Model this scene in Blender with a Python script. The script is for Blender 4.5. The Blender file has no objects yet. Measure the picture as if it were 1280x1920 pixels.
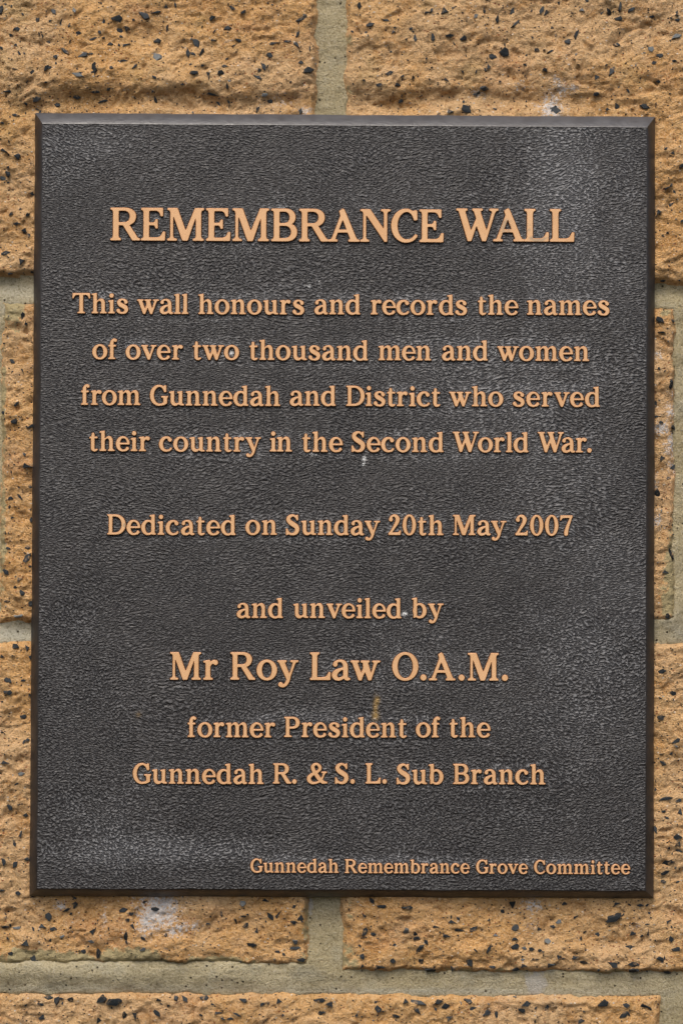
import bpy, bmesh, math, random
import numpy as np
from mathutils import Matrix, Vector
from mathutils.geometry import tessellate_polygon

# ---------------------------------------------------------------- camera, sky, sun, exposure
scene = bpy.context.scene
C = scene.collection
CAM = (-0.01353864, -1.35, -0.03058766)
YAW, PITCH, ROLL = -0.00911675, 0.01953269, -0.00459605
FPX = 4292.2                                   # focal length in pixels of a 1280 px wide frame
ROT = Matrix.Rotation(YAW, 3, 'Z') @ Matrix.Rotation(PITCH, 3, 'X') @ Matrix.Rotation(ROLL, 3, 'Y')
cam_data = bpy.data.cameras.new('camera')
cam_data.sensor_fit = 'HORIZONTAL'
cam_data.sensor_width = 24.0
cam_data.lens = 24.0*FPX/1280.0
cam_data.clip_start = 0.05
cam_data.clip_end = 100
cam = bpy.data.objects.new('camera', cam_data)
C.objects.link(cam)
cam.matrix_world = Matrix.Translation(CAM) @ (ROT @ Matrix.Rotation(math.pi/2, 3, 'X')).to_4x4()
scene.camera = cam

SUN_EL, SUN_AZ = math.radians(56), math.radians(-14)      # azimuth measured from the wall's outward normal
sdir = Vector((math.sin(SUN_AZ)*math.cos(SUN_EL), -math.cos(SUN_AZ)*math.cos(SUN_EL), math.sin(SUN_EL)))
world = bpy.data.worlds.new('World')
scene.world = world
world.use_nodes = True
wn = world.node_tree
wn.nodes.clear()
wo = wn.nodes.new('ShaderNodeOutputWorld')
wb = wn.nodes.new('ShaderNodeBackground')
sky = wn.nodes.new('ShaderNodeTexSky')
sky.sky_type = 'NISHITA'
sky.sun_disc = False
sky.sun_elevation = SUN_EL
sky.sun_rotation = math.atan2(sdir.x, sdir.y)
sky.air_density = 1.0
sky.dust_density = 4.0
sky.ozone_density = 0.6
wb.inputs['Strength'].default_value = 0.11
wn.links.new(sky.outputs[0], wb.inputs[0])
wn.links.new(wb.outputs[0], wo.inputs[0])
sl = bpy.data.lights.new('sun', 'SUN')
sl.energy = 1.4
sl.angle = math.radians(34)
sl.color = (1.0, 0.955, 0.89)
sun = bpy.data.objects.new('sun', sl)
C.objects.link(sun)
sun.rotation_euler = sdir.to_track_quat('Z', 'Y').to_euler()
scene.view_settings.view_transform = 'Standard'
scene.view_settings.look = 'None'
scene.view_settings.gamma = 1.0
scene.view_settings.exposure = 0.72

def W(px, py, y=0.0):
    """point of the plane at depth y that was measured at (px, py) of the survey photograph"""
    d = ROT @ Vector(((px-640)/FPX, 1.0, (960-py)/FPX))
    t = (y-CAM[1])/d.y
    return Vector((CAM[0]+d.x*t, y, CAM[2]+d.z*t))
MM = 0.001
PXM = 1.345/FPX                                # metres per survey pixel on the wall

# ---------------------------------------------------------------- helpers
def mesh_obj(name, me, parent=None, mats=()):
    o = bpy.data.objects.new(name, me)
    C.objects.link(o)
    for m in mats: me.materials.append(m)
    if parent: o.parent = parent
    return o

def smooth(me):
    me.polygons.foreach_set('use_smooth', np.ones(len(me.polygons), dtype=bool))

def grid_mesh(name, X, Y, Z, attrs=None):
    """a sheet from 2-D arrays of coordinates (rows run upwards), facing -Y"""
    r, c = X.shape
    me = bpy.data.meshes.new(name)
    co = np.stack([X, Y, Z], -1).reshape(-1, 3).astype(np.float32)
    i = np.arange(r*c).reshape(r, c)
    q = np.stack([i[:-1, :-1], i[:-1, 1:], i[1:, 1:], i[1:, :-1]], -1).reshape(-1, 4)
    n = len(q)
    me.vertices.add(len(co)); me.vertices.foreach_set('co', co.ravel())
    me.loops.add(n*4); me.loops.foreach_set('vertex_index', q.ravel().astype(np.int32))
    me.polygons.add(n)
    me.polygons.foreach_set('loop_start', np.arange(0, n*4, 4, dtype=np.int32))
    me.update(calc_edges=True)
    for k, v in (attrs or {}).items():
        a = me.attributes.new(k, 'FLOAT', 'POINT')
        a.data.foreach_set('value', v.reshape(-1).astype(np.float32))
    smooth(me)
    return me

def tri_mesh(name, verts, faces):
    me = bpy.data.meshes.new(name)
    me.from_pydata(verts, [], faces)
    me.update()
    return me

def hash2(ix, iy, seed):
    h = (ix.astype(np.int64)*374761393 + iy.astype(np.int64)*668265263 + seed*974634777) & 0xffffffff
    h = ((h ^ (h >> 13))*1274126177) & 0xffffffff
    h = ((h ^ (h >> 16))*2246822519) & 0xffffffff
    return ((h ^ (h >> 15)) & 0xffffff)/float(0xffffff)

def noise(x, y, seed=0):
    """gradient noise, about -1..1"""
    xi, yi = np.floor(x), np.floor(y)
    fx, fy = x-xi, y-yi
    u = fx*fx*fx*(fx*(fx*6-15)+10); v = fy*fy*fy*(fy*(fy*6-15)+10)
    def g(dx, dy):
        a = hash2(xi+dx, yi+dy, seed)*2*math.pi
        return np.cos(a)*(fx-dx)+np.sin(a)*(fy-dy)
    a, b, c, d = g(0, 0), g(1, 0), g(0, 1), g(1, 1)
    return ((a+(b-a)*u)*(1-v)+(c+(d-c)*u)*v)*1.5

def fbm(x, y, octaves=4, seed=0, gain=0.5):
    s = 0; a = 1.0
    for o in range(octaves):
        s = s+a*noise(x*2**o+o*17.3, y*2**o-o*9.1, seed+o); a *= gain
    return s

def facets(x, y, seed=0):
    """broken faces: every cell of a Voronoi diagram tilts its own way"""
    xi, yi = np.floor(x), np.floor(y)
    best = np.full(x.shape, 9.0); val = np.zeros(x.shape)
    for dx in (-1, 0, 1):
        for dy in (-1, 0, 1):
            cx, cy = xi+dx, yi+dy
            px = cx+hash2(cx, cy, seed); py = cy+hash2(cx, cy, seed+5)
            d = (px-x)**2+(py-y)**2
            a = hash2(cx, cy, seed+9)*6.283
            t = (hash2(cx, cy, seed+11)-.5)*.9+((x-px)*np.cos(a)+(y-py)*np.sin(a))*1.1
            m = d < best
            best = np.where(m, d, best); val = np.where(m, t, val)
    return val

def sstep(a, b, x):
    t = np.clip((x-a)/(b-a), 0, 1)
    return t*t*(3-2*t)

# ---------------------------------------------------------------- materials
class Mat:
    def __init__(s, name):
        s.m = bpy.data.materials.new(name); s.m.use_nodes = True
        s.t = s.m.node_tree; s.t.nodes.clear()
        s.out = s.n('ShaderNodeOutputMaterial'); s.b = s.n('ShaderNodeBsdfPrincipled')
        s.t.links.new(s.b.outputs[0], s.out.inputs[0])
    def n(s, k): return s.t.nodes.new(k)
    def put(s, sock, v):
        if isinstance(v, bpy.types.NodeSocket): s.t.links.new(v, sock)
        elif isinstance(v, (tuple, list)) and len(v) == 3 and sock.type == 'RGBA': sock.default_value = (*v, 1)
        else: sock.default_value = v
    def set(s, **k):
        for a, v in k.items(): s.put(s.b.inputs[a.replace('_', ' ')], v)
    def coord(s, scale=(1, 1, 1), kind='Object'):
        if kind == 'World': o = s.n('ShaderNodeNewGeometry').outputs['Position']
        else: o = s.n('ShaderNodeTexCoord').outputs[kind]
        mp = s.n('ShaderNodeMapping'); s.t.links.new(o, mp.inputs[0]); mp.inputs['Scale'].default_value = scale
        return mp.outputs[0]
    def noise(s, vec, scale=1, detail=3, rough=.5, dist=0, kind='FBM', off=None):
        q = s.n('ShaderNodeTexNoise'); s.t.links.new(vec, q.inputs['Vector'])
        q.inputs['Scale'].default_value = scale; q.inputs['Detail'].default_value = detail
        q.inputs['Roughness'].default_value = rough; q.inputs['Distortion'].default_value = dist
        return q.outputs['Fac']
    def voro(s, vec, scale, feature='F1', out='Distance', rnd=1):
        q = s.n('ShaderNodeTexVoronoi'); q.feature = feature; s.t.links.new(vec, q.inputs['Vector'])
        q.inputs['Scale'].default_value = scale; q.inputs['Randomness'].default_value = rnd
        return q.outputs[out]
    def math(s, op, a, b=0.0, c=0.0, clamp=False):
        q = s.n('ShaderNodeMath'); q.operation = op; q.use_clamp = clamp
        for i, v in enumerate((a, b, c)): s.put(q.inputs[i], v)
        return q.outputs[0]
    def ramp(s, v, a, b, lo=0.0, hi=1.0, mode='SMOOTHSTEP'):
        q = s.n('ShaderNodeMapRange'); q.interpolation_type = mode
        for i, x in enumerate((v, a, b, lo, hi)): s.put(q.inputs[i], x)
        return q.outputs[0]
    def mix(s, f, a, b, mode='MIX'):
        q = s.n('ShaderNodeMix'); q.data_type = 'RGBA'; q.blend_type = mode
        s.put(q.inputs[0], f); s.put(q.inputs[6], a); s.put(q.inputs[7], b)
        return q.outputs[2]
    def attr(s, name):
        q = s.n('ShaderNodeAttribute'); q.attribute_name = name
        return q.outputs['Fac']
    def bump(s, h, dist, strength=1.0, prev=None):
        q = s.n('ShaderNodeBump'); q.inputs['Strength'].default_value = strength; q.inputs['Distance'].default_value = dist
        s.t.links.new(h, q.inputs['Height'])
        if prev is not None: s.t.links.new(prev, q.inputs['Normal'])
        return q.outputs[0]
    def near(s, p, rx, rz):
        """1 at a world point fading to 0 at the radii rx, rz"""
        g = s.n('ShaderNodeNewGeometry').outputs['Position']
        mp = s.n('ShaderNodeMapping'); s.t.links.new(g, mp.inputs[0]); mp.vector_type = 'TEXTURE'
        mp.inputs['Location'].default_value = p; mp.inputs['Scale'].default_value = (rx, 1, rz)
        ln = s.n('ShaderNodeVectorMath'); ln.operation = 'LENGTH'; s.t.links.new(mp.outputs[0], ln.inputs[0])
        return s.ramp(ln.outputs['Value'], 0.15, 1, 1, 0)

def block_material():
    m = Mat('split_face_block')
    v = m.coord()
    broad = m.noise(v, 22, 4, .55)
    mid = m.noise(v, 90, 4, .6, .4)
    fine = m.noise(v, 620, 4, .7)
    grit = m.noise(v, 1700, 2, .6)
    c = m.mix(m.ramp(broad, .35, .68), (.745, .440, .180), (.645, .352, .122))
    c = m.mix(m.ramp(m.noise(v, 9, 3, .6), .44, .58, 0, .85), c, (.70, .45, .225))
    c = m.mix(m.ramp(m.noise(m.coord((1, 1, 1.4)), 15, 4, .6, .6), .52, .70, 0, .55), c, (.58, .29, .13))
    c = m.mix(m.ramp(mid, .50, .72, 0, .75), c, (.45, .215, .056))
    c = m.mix(m.ramp(m.noise(v, 48, 5, .6, .8), .55, .75, 0, .7), c, (.62, .40, .22))
    c = m.mix(m.ramp(fine, .5, .68, 0, .8), c, (.74, .50, .265))
    c = m.mix(m.ramp(fine, .49, .32, 0, .75), c, (.34, .155, .048))
    c = m.mix(m.ramp(grit, .56, .68, 0, .6), c, (.78, .58, .40))
    # grains of sand too small to pick out: black, rust and pale ones
    vw = m.coord((1, 1, 1.3))
    vo = m.voro(vw, 420)
    keep = m.voro(vw, 420, out='Color')
    sel = m.n('ShaderNodeSeparateColor'); m.t.links.new(keep, sel.inputs[0])
    dark = m.math('MULTIPLY', m.ramp(vo, .20, .30, 1, 0), m.math('GREATER_THAN', sel.outputs[0], .80))
    c = m.mix(dark, c, (.055, .042, .034))
    rust = m.math('MULTIPLY', m.ramp(vo, .22, .34, 1, 0), m.math('LESS_THAN', sel.outputs[1], .10))
    c = m.mix(m.math('MULTIPLY', rust, .8), c, (.26, .075, .028))
    pale = m.math('MULTIPLY', m.ramp(vo, .20, .30, 1, 0), m.math('GREATER_THAN', sel.outputs[2], .92))
    c = m.mix(m.math('MULTIPLY', pale, .8), c, (.80, .70, .56))
    # green-ochre bloom in patches, lime wash where it was splashed
    c = m.mix(m.ramp(m.noise(v, 34, 3, .6), .56, .74, 0, .28), c, (.33, .235, .075))
    st = m.attr('lime')
    lm = m.ramp(m.math('ADD', st, m.math('MULTIPLY', m.math('SUBTRACT', m.noise(v, 480, 7, .9), .5), 4.2)), .56, .66, 0, .9)
    c = m.mix(lm, c, (.74, .71, .68))
    sm = m.attr('smear')
    ms = m.ramp(m.math('ADD', sm, m.math('MULTIPLY', m.math('SUBTRACT', m.noise(v, 130, 5, .7), .5), 1.5)), .42, .60, 0, .92)
    c = m.mix(ms, c, (.46, .385, .205))
    m.set(Base_Color=c, Roughness=.93)
    m.b.inputs['Specular IOR Level'].default_value = .25
    h = m.math('ADD', m.math('MULTIPLY', fine, 1.0), m.math('MULTIPLY', grit, .35))
    nb = m.bump(h, .0030, 1.0)
    pits = m.ramp(m.voro(m.coord(), 230), .0, .30, 0, 1)
    m.set(Normal=m.bump(pits, .0007, .6, nb))
    return m.m

def mortar_material():
    m = Mat('mortar')
    v = m.coord()
    c = m.mix(m.ramp(m.noise(v, 16, 4, .6), .35, .65), (.56, .475, .295), (.47, .39, .225))
    c = m.mix(m.ramp(m.noise(v, 60, 4, .6), .5, .72, 0, .6), c, (.46, .42, .30))
    c = m.mix(m.math('MULTIPLY', m.attr('pale'), .75), c, (.55, .53, .43))
    fine = m.noise(v, 700, 4, .8)
    c = m.mix(m.ramp(fine, .5, .70, 0, .65), c, (.64, .58, .44))
    c = m.mix(m.ramp(fine, .49, .34, 0, .75), c, (.19, .15, .07))
    vo = m.voro(v, 330); k = m.n('ShaderNodeSeparateColor'); m.t.links.new(m.voro(v, 330, out='Color'), k.inputs[0])
    pit = m.math('MULTIPLY', m.ramp(vo, .16, .26, 1, 0), m.math('GREATER_THAN', k.outputs[0], .86))
    c = m.mix(pit, c, (.10, .08, .05))
    st = m.attr('lime')
    c = m.mix(m.ramp(m.math('ADD', st, m.math('MULTIPLY', m.math('SUBTRACT', m.noise(v, 200, 5, .75), .5), 1.4)), .5, .75, 0, .7), c, (.56, .53, .48))
    m.set(Base_Color=c, Roughness=.95)
    m.b.inputs['Specular IOR Level'].default_value = .2
    drag = m.noise(m.coord((26, 1, 330)), 1, 4, .7, 1.2)          # trowel drag lines along the bed joints
    n1 = m.bump(m.math('MULTIPLY', drag, m.attr('drag')), .0012, .5)
    n2 = m.bump(m.math('SUBTRACT', fine, m.math('MULTIPLY', pit, .8)), .0026, 1.0, n1)
    m.set(Normal=n2)
    return m.m

def chip_material():
    m = Mat('basalt_chip')
    v = m.coord(kind='World')
    g = m.n('ShaderNodeNewGeometry').outputs['Random Per Island']
    oi = m.n('ShaderNodeObjectInfo').outputs['Random']
    r = m.math('FRACT', m.math('ADD', g, oi))
    n = m.noise(v, 900, 4, .65)
    c = m.mix(m.ramp(r, 0, .75), (.010, .013, .0145), (.026, .031, .034))
    c = m.mix(m.ramp(r, .90, .97, 0, 1), c, (.15, .16, .155))
    c = m.mix(m.ramp(n, .58, .75, 0, .6), c, (.075, .085, .085))
    dust = m.ramp(m.noise(v, 240, 4, .7), .56, .70, 0, .75)
    c = m.mix(dust, c, (.40, .25, .12))
    m.set(Base_Color=c, Roughness=.6)
    m.b.inputs['Specular IOR Level'].default_value = .3
    m.set(Normal=m.bump(n, .0006, .8))
    return m.m

def panel_material():
    m = Mat('leathergrain_bronze')
    # the grain creeps about: horizontal wrinkles above, slanting and rounder below
    base = m.n('ShaderNodeTexCoord').outputs['Object']
    warp = m.n('ShaderNodeTexNoise'); m.t.links.new(base, warp.inputs['Vector'])
    warp.inputs['Scale'].default_value = 14; warp.inputs['Detail'].default_value = 3
    ws = m.n('ShaderNodeVectorMath'); ws.operation = 'MULTIPLY_ADD'
    m.t.links.new(warp.outputs['Color'], ws.inputs[0]); ws.inputs[1].default_value = (.030, 0, .030); m.t.links.new(base, ws.inputs[2])
    def cells(sx, sz, sc=1):
        mp = m.n('ShaderNodeMapping'); m.t.links.new(ws.outputs[0], mp.inputs[0]); mp.inputs['Scale'].default_value = (sx, 1, sz)
        return mp.outputs[0]
    long_ = m.noise(cells(470, 1050), 1, 1.5, .5, .3)
    rnd = m.noise(cells(600, 860), 1, 1.5, .5, .4)
    sep = m.n('ShaderNodeSeparateXYZ'); m.t.links.new(base, sep.inputs[0])
    k = m.ramp(m.math('ADD', sep.outputs[2], m.math('MULTIPLY', m.math('SUBTRACT', m.noise(base, 9, 2), .5), .25)), .02, -.12)
    mx = m.n('ShaderNodeMix'); m.put(mx.inputs[0], k); m.put(mx.inputs[2], long_); m.put(mx.inputs[3], rnd)
    h = m.ramp(mx.outputs[0], .30, .70, 0, 1, 'LINEAR')
    v = base
    c = m.mix(m.ramp(m.noise(v, 30, 4, .6), .35, .7), (.0160, .0140, .0132), (.0245, .0218, .0205))
    dust = m.attr('dust')
    dn = m.math('ADD', dust, m.math('MULTIPLY', m.math('SUBTRACT', m.noise(v, 70, 6, .75), .5), 1.1))
    crest_glint_dust = m.math('MULTIPLY', m.ramp(h, .52, .85), m.ramp(dn, -.10, .9, .24, .95))   # crest highlights painted into the colour, stronger where dust lies
    c = m.mix(crest_glint_dust, c, (.25, .246, .242))
    c = m.mix(m.ramp(dn, 0, 1.1, 0, .20), c, (.165, .169, .178))  # broad grey sheen painted into the colour along with the dust
    lm = m.ramp(m.math('ADD', m.attr('lime'), m.math('MULTIPLY', m.math('SUBTRACT', m.noise(v, 900, 3, .7), .5), 1.5)), .5, .8)
    c = m.mix(m.math('MULTIPLY', lm, .85), c, (.62, .62, .60))
    c = m.mix(m.math('MULTIPLY', m.attr('ochre'), .8), c, (.36, .22, .06))
    m.set(Base_Color=c, Roughness=m.ramp(m.noise(v, 260, 3, .6), .3, .7, .40, .62))
    m.b.inputs['Specular IOR Level'].default_value = .45
    fine = m.noise(v, 1500, 2, .6)
    m.set(Normal=m.bump(m.math('ADD', h, m.math('MULTIPLY', fine, .15)), .00066, .9))
    return m.m

def rim_material():
    m = Mat('brown_bronze_edge')
    v = m.coord()
    c = m.mix(m.ramp(m.noise(v, 40, 5, .65), .35, .7), (.015, .0122, .0110), (.026, .0218, .0202))
    c = m.mix(m.ramp(m.noise(m.coord((60, 60, 60)), 4, 5, .7), .62, .80, 0, .4), c, (.17, .165, .16))
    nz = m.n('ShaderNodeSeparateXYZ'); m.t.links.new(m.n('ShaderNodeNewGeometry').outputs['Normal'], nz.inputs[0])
    c = m.mix(m.ramp(m.math('ADD', nz.outputs[2], m.math('MULTIPLY', m.math('SUBTRACT', m.noise(v, 90, 5, .65), .5), .5)), .30, .80, 0, .55), c, (.095, .097, .105))   # sky light on the upward slope, painted into its colour as grey
    sp = m.voro(v, 120); k = m.n('ShaderNodeSeparateColor'); m.t.links.new(m.voro(v, 120, out='Color'), k.inputs[0])
    c = m.mix(m.math('MULTIPLY', m.ramp(sp, .04, .09, 1, 0), m.math('GREATER_THAN', k.outputs[0], .93)), c, (.45, .42, .36))
    m.set(Base_Color=c, Roughness=m.ramp(m.noise(v, 150, 3, .6), .3, .7, .28, .45))
    m.b.inputs['Specular IOR Level'].default_value = .6
    m.set(Normal=m.bump(m.noise(v, 420, 4, .6), .0003, .6))
    return m.m

def letter_face_material():
    m = Mat('bare_bronze_face')
    v = m.coord(kind='World')
    c = m.mix(m.ramp(m.noise(v, 70, 4, .6), .35, .68), (.72, .43, .215), (.66, .375, .172))
    c = m.mix(m.ramp(m.n('ShaderNodeObjectInfo').outputs['Random'], 0, 1, 0, .35), c, (.64, .36, .17))
    line = m.noise(m.coord((1500, 1, 60), 'World'), 1, 2, .5)
    c = m.mix(m.ramp(line, .45, .70, 0, .22), c, (.62, .30, .12))
    c = m.mix(m.ramp(m.noise(v, 380, 4, .7), .58, .76, 0, .5), c, (.46, .29, .15))
    c = m.mix(m.ramp(m.noise(v, 140, 5, .7, .5), .60, .74, 0, .35), c, (.56, .38, .22))
    # verdigris and grey bloom over the A and the first L of WALL, and a few letters lower down
    spots = None
    for p, rx, rz, s in LETTER_STAINS:
        q = m.math('MULTIPLY', m.near(p, rx, rz), s)
        spots = q if spots is None else m.math('MAXIMUM', spots, q)
    bl = m.ramp(m.math('ADD', spots, m.math('MULTIPLY', m.math('SUBTRACT', m.noise(v, 420, 5, .7), .5), 1.1)), .42, .80, 0, .75)
    c = m.mix(bl, c, (.36, .27, .17))
    m.set(Base_Color=c, Roughness=.48, Metallic=.12)
    m.set(Normal=m.bump(line, .00006, .6))
    return m.m

def plain(name, col, rough, metal=0.0, nscale=300, var=.25):
    m = Mat(name)
    v = m.coord(kind='World')
    c = m.mix(m.ramp(m.noise(v, nscale, 4, .6), .35, .7), col, tuple(x*(1+var) for x in col))
    m.set(Base_Color=c, Roughness=rough, Metallic=metal)
    m.set(Normal=m.bump(m.noise(v, 1200, 2, .6), .0001, .6))
    return m.m

FACE_Y = -0.0155                                 # front of the bronze sheet
LETTER_TOP = FACE_Y-0.0013
LETTER_STAINS = [(W(948, 425, LETTER_TOP), .0075, .012, .75), (W(992, 425, LETTER_TOP), .005, .011, .55), (W(1008, 447, LETTER_TOP), .010, .0035, .95),
                 (W(208, 655, LETTER_TOP), .003, .005, .5), (W(234, 985, LETTER_TOP), .002, .003, .9), (W(888, 750, LETTER_TOP), .003, .005, .8),
                 (W(703, 1365, LETTER_TOP), .004, .006, .7), (W(960, 590, LETTER_TOP), .05, .004, .25), (W(760, 1637, LETTER_TOP), .06, .003, .30)]
M_BLOCK, M_MORTAR, M_CHIP = block_material(), mortar_material(), chip_material()
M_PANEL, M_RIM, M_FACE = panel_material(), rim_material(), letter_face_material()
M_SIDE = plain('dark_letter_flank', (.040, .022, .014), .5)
M_WORN = plain('worn_letter_edge', (.42, .20, .085), .45, .1)
# ---------------------------------------------------------------- lettering
# Glyph outlines in units of 1/100 cap height. A path is a list of points;
# ('h',x,y) is a quarter curve leaving horizontally, ('v',x,y) one leaving vertically,
# ('c',x1,y1,x2,y2,x,y) a cubic. A brush is a list of (x, y, half_width).
def path_points(path, kap=0.58):
    pts = []
    for p in path:
        if p[0] in ('h', 'v', 'c'):
            x0, y0 = pts[-1]
            if p[0] == 'h':
                x, y = p[1], p[2]; k = p[3] if len(p) > 3 else kap
                c1 = (x0+(x-x0)*k, y0); c2 = (x, y-(y-y0)*k)
            elif p[0] == 'v':
                x, y = p[1], p[2]; k = p[3] if len(p) > 3 else kap
                c1 = (x0, y0+(y-y0)*k); c2 = (x-(x-x0)*k, y)
            else:
                c1 = (p[1], p[2]); c2 = (p[3], p[4]); x, y = p[5], p[6]
            for i in range(1, 13):
                t = i/12; a = (1-t)**3; b = 3*t*(1-t)**2; c = 3*t*t*(1-t); d = t**3
                pts.append((a*x0+b*c1[0]+c*c2[0]+d*x, a*y0+b*c1[1]+c*c2[1]+d*y))
        else:
            pts.append((float(p[0]), float(p[1])))
    return pts

def sdf_polygon(X, Y, pts):
    d = np.full(X.shape, 1e9); s = np.ones(X.shape)
    n = len(pts)
    for i in range(n):
        ax, ay = pts[i]; bx, by = pts[i-1]
        ex, ey = bx-ax, by-ay
        L = ex*ex+ey*ey
        if L < 1e-9: continue
        wx, wy = X-ax, Y-ay
        t = np.clip((wx*ex+wy*ey)/L, 0, 1)
        qx, qy = wx-ex*t, wy-ey*t
        d = np.minimum(d, qx*qx+qy*qy)
        c1 = Y >= ay; c2 = Y < by; c3 = ex*wy > ey*wx
        s = np.where((c1 & c2 & c3) | (~c1 & ~c2 & ~c3), -s, s)
    return s*np.sqrt(d)

def sdf_brush(X, Y, pts):
    P = np.array(pts, float)
    out = []
    n = len(P)
    for i in range(n-1):
        p0 = P[max(i-1, 0)]; p1 = P[i]; p2 = P[i+1]; p3 = P[min(i+2, n-1)]
        for k in range(6):
            t = k/6
            out.append(0.5*((2*p1)+(-p0+p2)*t+(2*p0-5*p1+4*p2-p3)*t*t+(-p0+3*p1-3*p2+p3)*t**3))
    out.append(P[-1])
    d = np.full(X.shape, 1e9)
    for a, b in zip(out[:-1], out[1:]):
        ex, ey = b[0]-a[0], b[1]-a[1]
        L = ex*ex+ey*ey
        if L < 1e-9: continue
        t = np.clip(((X-a[0])*ex+(Y-a[1])*ey)/L, 0, 1)
        d = np.minimum(d, np.hypot(X-a[0]-ex*t, Y-a[1]-ey*t)-(a[2]+(b[2]-a[2])*t))
    return d

def Ell(cx, cy, rx, ry, k=0.56):
    return [(cx, cy+ry), ('h', cx+rx, cy, k), ('v', cx, cy-ry, k), ('h', cx-rx, cy, k), ('v', cx, cy+ry, k)]
def Box(x0, y0, x1, y1): return [(x0, y0), (x1, y0), (x1, y1), (x0, y1)]
def Foot(x0, x1, s0, s1, y=0, h=7.5, b=6):            # bracketed slab at the foot of a stem
    return [(x0, y), (x1, y), (x1, y+h*.8), (s1+2, y+h), (s1, y+h+b), (s0, y+h+b), (s0-2, y+h), (x0, y+h*.8)]
def Head(x0, x1, s0, s1, y=100, h=7.5, b=6):
    return [(x0, y), (x1, y), (x1, y-h*.8), (s1+2, y-h), (s1, y-h-b), (s0, y-h-b), (s0-2, y-h), (x0, y-h*.8)]
def Flag(x, s0, s1, y):                               # slanted serif at the head of a lowercase stem
    return [(x, y-2), (s1-4, y+1), (s1, y+1), (s1, y-14), (s0, y-14), (s0-1, y-9), (x, y-8)]
def Arch(dx=0, s=25, o=65, w=17, y0=0, foot=None):
    i = o-w
    return [(s-3+dx, 56), ('c', s+5+dx, 67, s+12+dx, 73.5, s+22+dx, 73.5), ('h', o+dx, 48, .6), (o+dx, y0), (i+dx, y0),
            (i+dx, 47), ('v', s+13+dx, 62.5, .6), ('c', s+8+dx, 62.5, s+3+dx, 58, s+dx, 51), (s-3+dx, 48)]
A_, S_, B_ = '+', '-', 'b'
RING = [(A_, Ell(37, 35.5, 37, 37.8)), (S_, Ell(37, 35.5, 18.2, 29.2))]
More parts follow.
